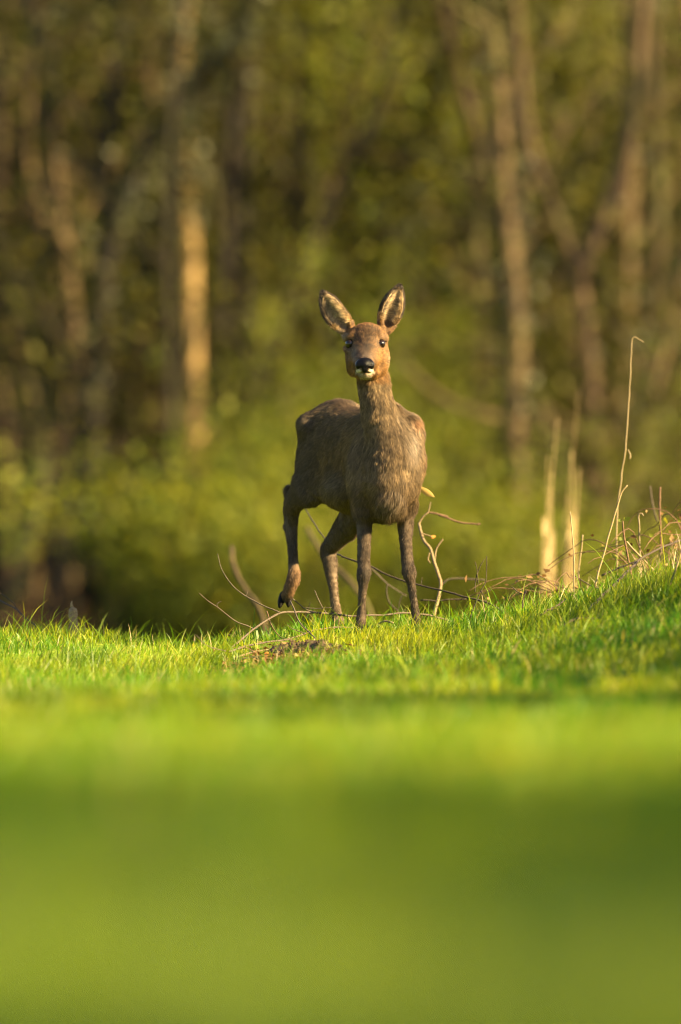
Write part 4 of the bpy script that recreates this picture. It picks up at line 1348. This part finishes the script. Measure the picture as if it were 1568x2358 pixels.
branch('fallen_branch', [(Z4([(235, 1020), (330, 990), (420, 975), (500, 962)]), 4.6, 3.4, (-0.5, -0.42)), (Z4([(330, 990), (290, 968), (250, 962)]), 2.2, 1.5, -0.48)],
       'twig_pale', 'short pale stick on the litter at the left of the soil heap')
branch('fallen_branch', [(Z4([(255, 1028), (350, 1014), (440, 1008), (490, 1010)]), 3.6, 2.6, (-0.58, -0.55))], 'twig', 'thin flat lying stick beside the upright orange leaf')
branch('twig', [(Z4([(524, 722), (545, 775), (575, 840), (620, 885), (655, 918)]), 3.4, 3.0, (-0.20, -0.38))], 'twig', 'thin bent twig rising from the soil heap to the lifted hoof', 'twig')
branch('twig', [(Z4([(535, 712), (575, 745), (620, 772), (735, 792)]), 2.8, 2.4, (0.20, 0.26)), (Z4([(598, 760), (660, 760), (735, 757)]), 2.0, 1.6, 0.24)], 'twig', 'forked thin twig between the lifted hoof and the standing hind foot', 'twig')
branch('twig', [(Z4([(398, 775), (412, 820), (430, 862), (462, 905), (496, 925)]), 2.6, 2.0, (0.12, 0.0)), (Z4([(410, 812), (440, 792)]), 2.0, 1.5, 0.1)], 'twig_red', 'small reddish twig hanging from the long grey branch', 'twig')
branch('twig', [(Z4([(648, 668), (665, 710), (690, 760), (706, 782)]), 2.2, 2.2, 0.30)], 'twig', 'upright thin twig just left of the standing hind leg', 'twig')
branch('twig', [(Z4([(585, 830), (602, 800), (610, 775), (625, 730)]), 2.6, 1.6, 0.6)], 'twig_pale', 'faint pale twig behind the forked thin twig', 'twig')
branch('twig', [(Z4([(185, 985), (120, 970), (70, 945), (30, 902)]), 2.6, 1.4, (-0.5, -1.1))], 'twig', 'thin twig reaching out low to the left of the fallen branches', 'twig')
branch('twig', [(Z4([(180, 900), (215, 905), (245, 935), (270, 965)]), 3.2, 2.2, 0.9), (Z4([(190, 925), (230, 950)]), 2.2, 1.6, 0.9)], 'twig_dark', 'dark blurred twig behind the left end of the fallen branches', 'twig')
branch('fallen_branch', [(Z4([(213, 438), (222, 520), (250, 600), (300, 680), (345, 735), (380, 820), (400, 960)]), 9, 10, (5.0, 4.6))], 'bark_pale', 'thick pale blurred branch curving up left of the lifted leg')
branch('fallen_branch', [(Z4([(610, 340), (632, 385), (668, 440), (720, 510), (790, 575), (860, 650), (930, 760), (960, 900)]), 9, 11, (6.0, 5.4))], 'bark_pale', 'pale blurred branch slanting behind the hind legs of the deer')
branch('fallen_branch', [
    (Z4([(790, 488), (870, 515), (950, 545), (1060, 600), (1200, 640), (1320, 670), (1440, 702), (1568, 738), (1660, 800)]), 4.2, 4.6, (0.75, 0.35)),
    (Z4([(600, 238), (620, 275), (655, 330), (700, 395), (760, 470), (790, 488)]), 2.6, 3.6, (1.3, 0.75)),
    (Z4([(1205, 638), (1210, 600)]), 2.0, 1.2, 0.6),
], 'twig_dark', 'long dark branch running behind the fore legs down to the right')
branch('twig', [(Z4([(1205, 718), (1280, 722), (1350, 715), (1440, 712)]), 3.6, 3.0, 0.8)], 'twig_dark', 'short dark level twig just right of the fore foot', 'twig')
branch('twig', [(Z4([(1030, 632), (1024, 670), (1040, 730), (1085, 775), (1150, 830)]), 3.2, 2.6, 1.2), (Z4([(1085, 775), (1095, 720), (1110, 690)]), 2.2, 1.4, 1.2)], 'twig_dark', 'blurred curved twig between the fore legs', 'twig')
branch('twig', [(Z4([(940, 540), (985, 590), (1050, 650), (1130, 695)]), 3.4, 2.6, 1.5)], 'twig', 'faint slanting twig between the two fore legs', 'twig')
branch('fallen_branch', [(Z4([(925, 895), (950, 860), (985, 840), (1025, 830), (1058, 838)]), 4.2, 5.2, (-0.02, -0.08))], 'twig_pale', 'short pale peeled stick in the grass between the fore feet')
branch('upright_branch', [
    (Z4([(1195, 318), (1205, 360), (1222, 410), (1256, 455), (1275, 520), (1296, 590), (1308, 640), (1296, 710), (1278, 770), (1258, 850)]), 6.5, 8.5, (0.95, 0.7)),
    (Z4([(1276, 510), (1284, 460), (1302, 425), (1320, 398)]), 4.5, 3.2, 0.9),
    (Z4([(1250, 470), (1240, 500), (1252, 522)]), 3.6, 2.6, 0.9),
    (Z4([(1212, 372), (1240, 380), (1266, 388)]), 3.2, 2.6, 0.9),
    (Z4([(1195, 318), (1215, 285), (1245, 258)]), 4.5, 3.5, 0.95),
    (Z4([(1245, 258), (1252, 225), (1256, 205)]), 3.0, 2.2, 0.95),
], 'twig_pale', 'pale kinked forked branch standing right of the fore leg')
branch('twig', [(Z4([(1240, 258), (1290, 268), (1345, 290), (1410, 312), (1470, 318), (1516, 321)]), 4.5, 3.6, 1.15), (Z4([(1500, 321), (1516, 317)]), 5, 4, 1.15), (Z4([(1300, 272), (1345, 282)]), 7, 5, 1.15)],
       'twig_red', 'reddish twig pointing right with buds, below the shoulder of the deer', 'twig')
branch('twig', [(Z4([(1305, 640), (1350, 612), (1400, 602), (1470, 608), (1540, 612)]), 4.0, 3.2, 1.6)], 'twig', 'blurred level twig right of the pale forked branch', 'twig')
Z5 = lambda pts: [(1066 + 0.32 * a, 752.6 + 0.32 * b) for a, b in pts]
branch('twig', [
    (Z5([(50, 2090), (90, 1990), (130, 1900), (165, 1840), (172, 1760), (170, 1650)]), 2.8, 1.8, 0.25),
    (Z5([(90, 1905), (95, 1810), (120, 1730), (160, 1670)]), 2.4, 1.6, 0.3),
    (Z5([(130, 1900), (160, 1960), (185, 2010)]), 2.0, 1.4, 0.25),
    (Z5([(110, 1850), (95, 1720), (88, 1690)]), 1.8, 1.2, 0.3),
    (Z5([(150, 1925), (205, 1895)]), 1.6, 1.2, 0.25),
], 'twig_dark', 'dark upright forked twig in the grass right of the fore feet', 'twig')
branch('twig', [(Z5([(135, 1930), (148, 2000), (158, 2080)]), 1.8, 1.6, 0.1)], 'straw', 'short straw stem beside the dark upright forked twig', 'twig')
branch('twig', [(Z5([(455, 1905), (435, 1950), (428, 2030)]), 4.5, 4.0, 0.05), (Z5([(350, 1870), (395, 1905), (440, 1925)]), 2.4, 3, 0.3)], 'twig_dark', 'short dark broken twig stub on the crest of the grass', 'twig')
branch('fallen_branch', [(Z5([(905, 2045), (960, 1980), (1050, 1890), (1130, 1815), (1210, 1735)]), 8, 6, (-0.6, 0.1)), (Z5([(1210, 1735), (1280, 1670), (1400, 1600), (1490, 1565), (1600, 1520)]), 6, 4.5, (0.1, 0.5))],
       'twig_dark', 'dark stick rising to the right through the grass at the right edge')
branch('fallen_branch', [(Z5([(730, 2150), (780, 2115), (860, 2100), (1000, 2096), (1120, 2086), (1250, 2092)]), 7.5, 5.5, (-0.9, -0.7))], 'twig_dark', 'dark stick lying flat on the grass at the right')
branch('fallen_branch', [(Z5([(560, 2075), (610, 2040), (680, 2005), (740, 1960)]), 6, 3, (-0.4, -0.2)), (Z5([(610, 2040), (680, 2030)]), 3, 2, -0.35)], 'twig_dark', 'short dark forked stick lying in the grass below the golden stalks')
branch('fallen_branch', [(Z5([(800, 1790), (900, 1850), (985, 1890)]), 3, 2.5, 0.6), (Z5([(1000, 1790), (1120, 1735), (1240, 1690)]), 5, 4, 0.5)], 'twig_dark', 'dark thin sticks crossing among the dry stalks at the right', 'branch')

# left edge
Z6 = lambda pts: [(0.4 * a, 1254 + 0.4 * b) for a, b in pts]
branch('fallen_branch', [(Z6([(-60, 290), (0, 325), (55, 350), (105, 380), (160, 435), (215, 475)]), 4.2, 3.2, (0.9, 0.6)), (Z6([(-20, 270), (40, 305), (80, 335), (100, 372)]), 2.4, 2, 0.8)], 'twig_dark', 'dark forked stick sloping into the grass at the left edge')
g = Geo()
st = np.array([P(172, 1478, 0.35), P(170, 1440, 0.35), P(167, 1402, 0.36)])
g.tube(catmull(st, 12), np.linspace(R(12), R(9.5), 12), 10, 0.14)
g.tube(catmull([P(168, 1404, .36), P(164, 1392, .36), P(166, 1384, .36)], 6), np.linspace(R(5), R(1.2), 6), 6, 0.2)
stump = tag(obj('stump', g.mesh('stump'), M['twig_pale']), 'small pale broken stump standing in the grass at the left', 'stump')

# ------------------------------------------------------------------ dry stalks at the right
def stalk_clump(u, base_v, top_v, n, spread, y, label, tall=None):
    root = empty('stalk_clump', tuple(P(u, base_v, y)))
    tag(root, label, 'dry stalks')
    b0 = np.array(root.location)
    for i in range(n):
        g = Geo()
        uu = u - spread + 2 * spread * (i + 0.5) / n + rng.normal() * 1.5
        tv = top_v + (0, 95, 200, -60, 130, 40, 230, 70, 170, -20, 110, 150)[i % 12] if not (tall and i == 0) else tall[1]
        tu = uu + rng.uniform(-8, 12) if not (tall and i == 0) else tall[0]
        yy = y + rng.uniform(-0.08, 0.08)
        pts = np.array([P(uu, base_v + 25, yy), P(uu + rng.normal() * 2, base_v * 0.66 + tv * 0.34, yy), P((uu + tu) / 2 + rng.normal() * 3, base_v * 0.33 + tv * 0.67, yy), P(tu, tv, yy)]) - b0
        g.tube(catmull(pts, 14), np.linspace(R(1.7, y), R(0.8 if i else 0.5, y), 14), 6, 0.12, rng.random())
        obj('stalk', g.mesh('stalk'), M['straw_gold'], root)
    g = Geo()
    for i in range(n * 2):
        t = rng.uniform(0.1, 0.75)
        c = P(u + rng.uniform(-spread, spread), base_v + (top_v - base_v) * t, y)
        e = c + np.array([rng.normal() * 0.012, rng.normal() * 0.02, -rng.uniform(0.03, 0.11)])
        c, e = c - b0, e - b0
        s = np.array([rng.uniform(0.003, 0.007), rng.uniform(-.004, .004), 0])
        g.add(np.array([c, c + s * 0.6, (c + e) / 2 + s, e, (c + e) / 2 - s * 0.4]), None, [[0, 1, 2], [0, 2, 4], [4, 2, 3]], rng.random())
    obj('leaf_sheath', g.mesh('leaf_sheath', False), M['straw_gold'], root)
    return root


stalk_clump(1264, 1420, 1110, 12, 13, 6.0, 'thick golden clump of dry stalks on the crest, the further left of two', tall=(1284, 960))
stalk_clump(1312, 1425, 1100, 10, 12, 6.4, 'second clump of dry stalks, just right of the thick golden one', tall=(1332, 900))


def stalk(runs, label, mat='straw', leaves=()):
    o = branch('dry_stalk', runs, mat, label, 'stalk')
    return o


stalk([(Z5([(770, 1330), (785, 1480), (795, 1620), (800, 1760), (800, 2000)]), 2.4, 3.6, 0.2)], 'thin straw stem in front of the second clump of dry stalks')
stalk([(Z5([(1300, 112), (1265, 90), (1225, 80), (1212, 200), (1198, 480), (1172, 840), (1140, 1080), (1112, 1300), (1105, 1500), (1108, 1790)]), 1.6, 3.8, 1.1), (Z5([(1190, 880), (1205, 920), (1200, 950)]), 2, 4, 1.1)], 'very tall thin straw stem with a nodding tip at the right')
stalk([(Z5([(1185, 1140), (1140, 1200), (1090, 1360), (1045, 1520), (1010, 1650), (980, 1750), (952, 1870)]), 3.2, 4.6, 0.35)], 'leaning straw stem crossing in front of the very tall one')
stalk([(Z5([(1298, 1362), (1288, 1345), (1268, 1352), (1266, 1420), (1272, 1560), (1280, 1700), (1292, 1860)]), 3.4, 4.0, 0.7)], 'straw stem with a hooked top right of the green sprout')
stalk([(Z5([(1420, 1155), (1416, 1300), (1420, 1500), (1430, 1720)]), 4.4, 5, 1.0)], 'upright brown stem near the right edge of the grass', 'twig_red')
stalk([(Z5([(864, 1500), (850, 1600), (838, 1700), (828, 1830)]), 3.2, 3.4, 0.8)], 'short grey straw stem right of the second stalk clump')
stalk([(Z5([(1170, 1530), (1225, 1600), (1280, 1655), (1350, 1730), (1425, 1815)]), 3.8, 4.4, 0.5)], 'pale straw stem leaning down to the right behind the sprout')
stalk([(Z5([(1590, 1560), (1540, 1720), (1490, 1850), (1440, 1990)]), 4.4, 5.4, -0.4)], 'pale straw stem leaning at the right edge of the picture')
stalk([(Z5([(1350, 1150), (1365, 1280), (1400, 1400)]), 3.2, 3.2, 1.8), ], 'faint grey stem behind the upright brown stem', 'twig')
stalk([(Z5([(745, 2080), (790, 2040), (820, 1990), (790, 1930)]), 2.4, 1.8, -0.1)], 'bent straw blade in the grass below the stalk clumps')

# green sprout
sp_root = empty('sprout', tuple(P(1450, 1345, 0.3)))
tag(sp_root, 'young green sprout with small leaves among the dry stalks', 'plant')
b0 = np.array(sp_root.location)
g = Geo()
pts = np.array([P(u, v, 0.3) for u, v in Z5([(1230, 1870), (1205, 1760), (1180, 1620), (1158, 1500), (1150, 1400)])]) - b0
g.tube(catmull(pts, 14), np.linspace(R(3.2), R(1.8), 14), 6, 0.08)
obj('stem', g.mesh('stem'), M['twig_red'], sp_root)
for (a, b, dx, sz) in ((1160, 1392, 0.8, .024), (1140, 1400, -0.7, .016), (1150, 1535, -0.6, .022), (1165, 1540, 0.7, .02), (1172, 1640, -0.7, .02), (1195, 1635, 0.8, .018), (1158, 1385, 0.1, .02)):
    c = P(*Z5([(a, b)])[0], 0.3) - b0
    g = Geo()
    d = np.array([dx, -0.2, 0.35]) * sz
    s = np.array([0.1, 0.3, 0.9]); s = np.cross(d, np.cross(s, d)); s = s / np.linalg.norm(s) * sz * 0.32
    g.add(np.array([c, c + d * 0.5 + s, c + d, c + d * 0.5 - s]), None, [[0, 1, 2], [0, 2, 3]], 0.4)
    obj('leaf', g.mesh('leaf', False), M['leaf_green'], sp_root)


# brambles with dead leaves at the right edge
def bramble(x, y, n, h, label, dead=40, green=14):
    root = empty('bramble', at_ground(x, y, -0.02))
    tag(root, label, 'bramble')
    g, c, c2 = Geo(), Geo(), Geo()
    pk = []
    for i in range(n):
        a = rng.uniform(0, 2 * np.pi); L = rng.uniform(0.2, 0.42)
        t = np.linspace(0, 1, 14)[:, None]
        e = np.array([math.cos(a) * L, math.sin(a) * L, 0])
        pts = e * t + np.array([0, 0, 1]) * (h * rng.uniform(0.5, 1.1)) * np.sin(t * 2.5) + np.stack([vnoise(np.column_stack([t[:, 0] * 5 + i, t[:, 0] * 0 + q, t[:, 0]]), 7) for q in range(3)], 1) * 0.025
        g.tube(pts, np.linspace(0.0022, 0.0010, 14), 5, 0.1)
        pk += list(pts[3:])
    pk = np.array(pk)
    obj('stems', g.mesh('stems'), M['twig_red'], root)
    s = pk[rng.integers(0, len(pk), dead)]
    c.leaves(s + rng.normal(size=s.shape) * 0.018, 0.021)
    obj('dead_leaves', c.mesh('dead_leaves', False), M['leaf_dead'], root)
    s = pk[rng.integers(0, len(pk), green)]
    c2.leaves(s + rng.normal(size=s.shape) * 0.015, 0.026)
    obj('leaves', c2.mesh('leaves', False), M['leaf_green'], root)


bramble(0.76, 0.75, 14, 0.11, 'low russet bramble tangle at the foot of the leaning straw stem', 46, 6)
bramble(0.98, 0.65, 18, 0.17, 'brown bramble tangle under the upright brown stem', 40, 16)
bramble(1.14, 0.9, 22, 0.27, 'brown bramble tangle rising out of the right edge', 60, 22)
bramble(1.45, 0.6, 12, 0.30, 'bramble tangle beyond the right edge of the picture', 60, 30)

# loose dry grass among the brambles
nd = 520
dx = np.clip(rng.normal(1.0, 0.20, nd), 0.62, 1.7); dy = rng.uniform(0.15, 1.7, nd)
dg = obj('dry_grass', grass_mesh('dry_grass', [(dx, dy, rng.uniform(0.05, 0.20, nd) * (0.5 + 0.6 * sstep(0.6, 1.1, dx)), np.full(nd, 0.0026))]), M['straw'])
tag(dg, 'thin dry brown grass stems among the brambles at the right', kind='stuff')
dx = rng.uniform(-1.4, 1.4, 500); dy = rng.uniform(-3.0, 0.9, 500)
dg = obj('dry_grass', grass_mesh('dry_grass', [(dx, dy, rng.uniform(0.03, 0.09, 500), np.full(500, 0.0024))]), M['straw'])
tag(dg, 'scattered dead straw blades in the green grass of the crest', kind='stuff')
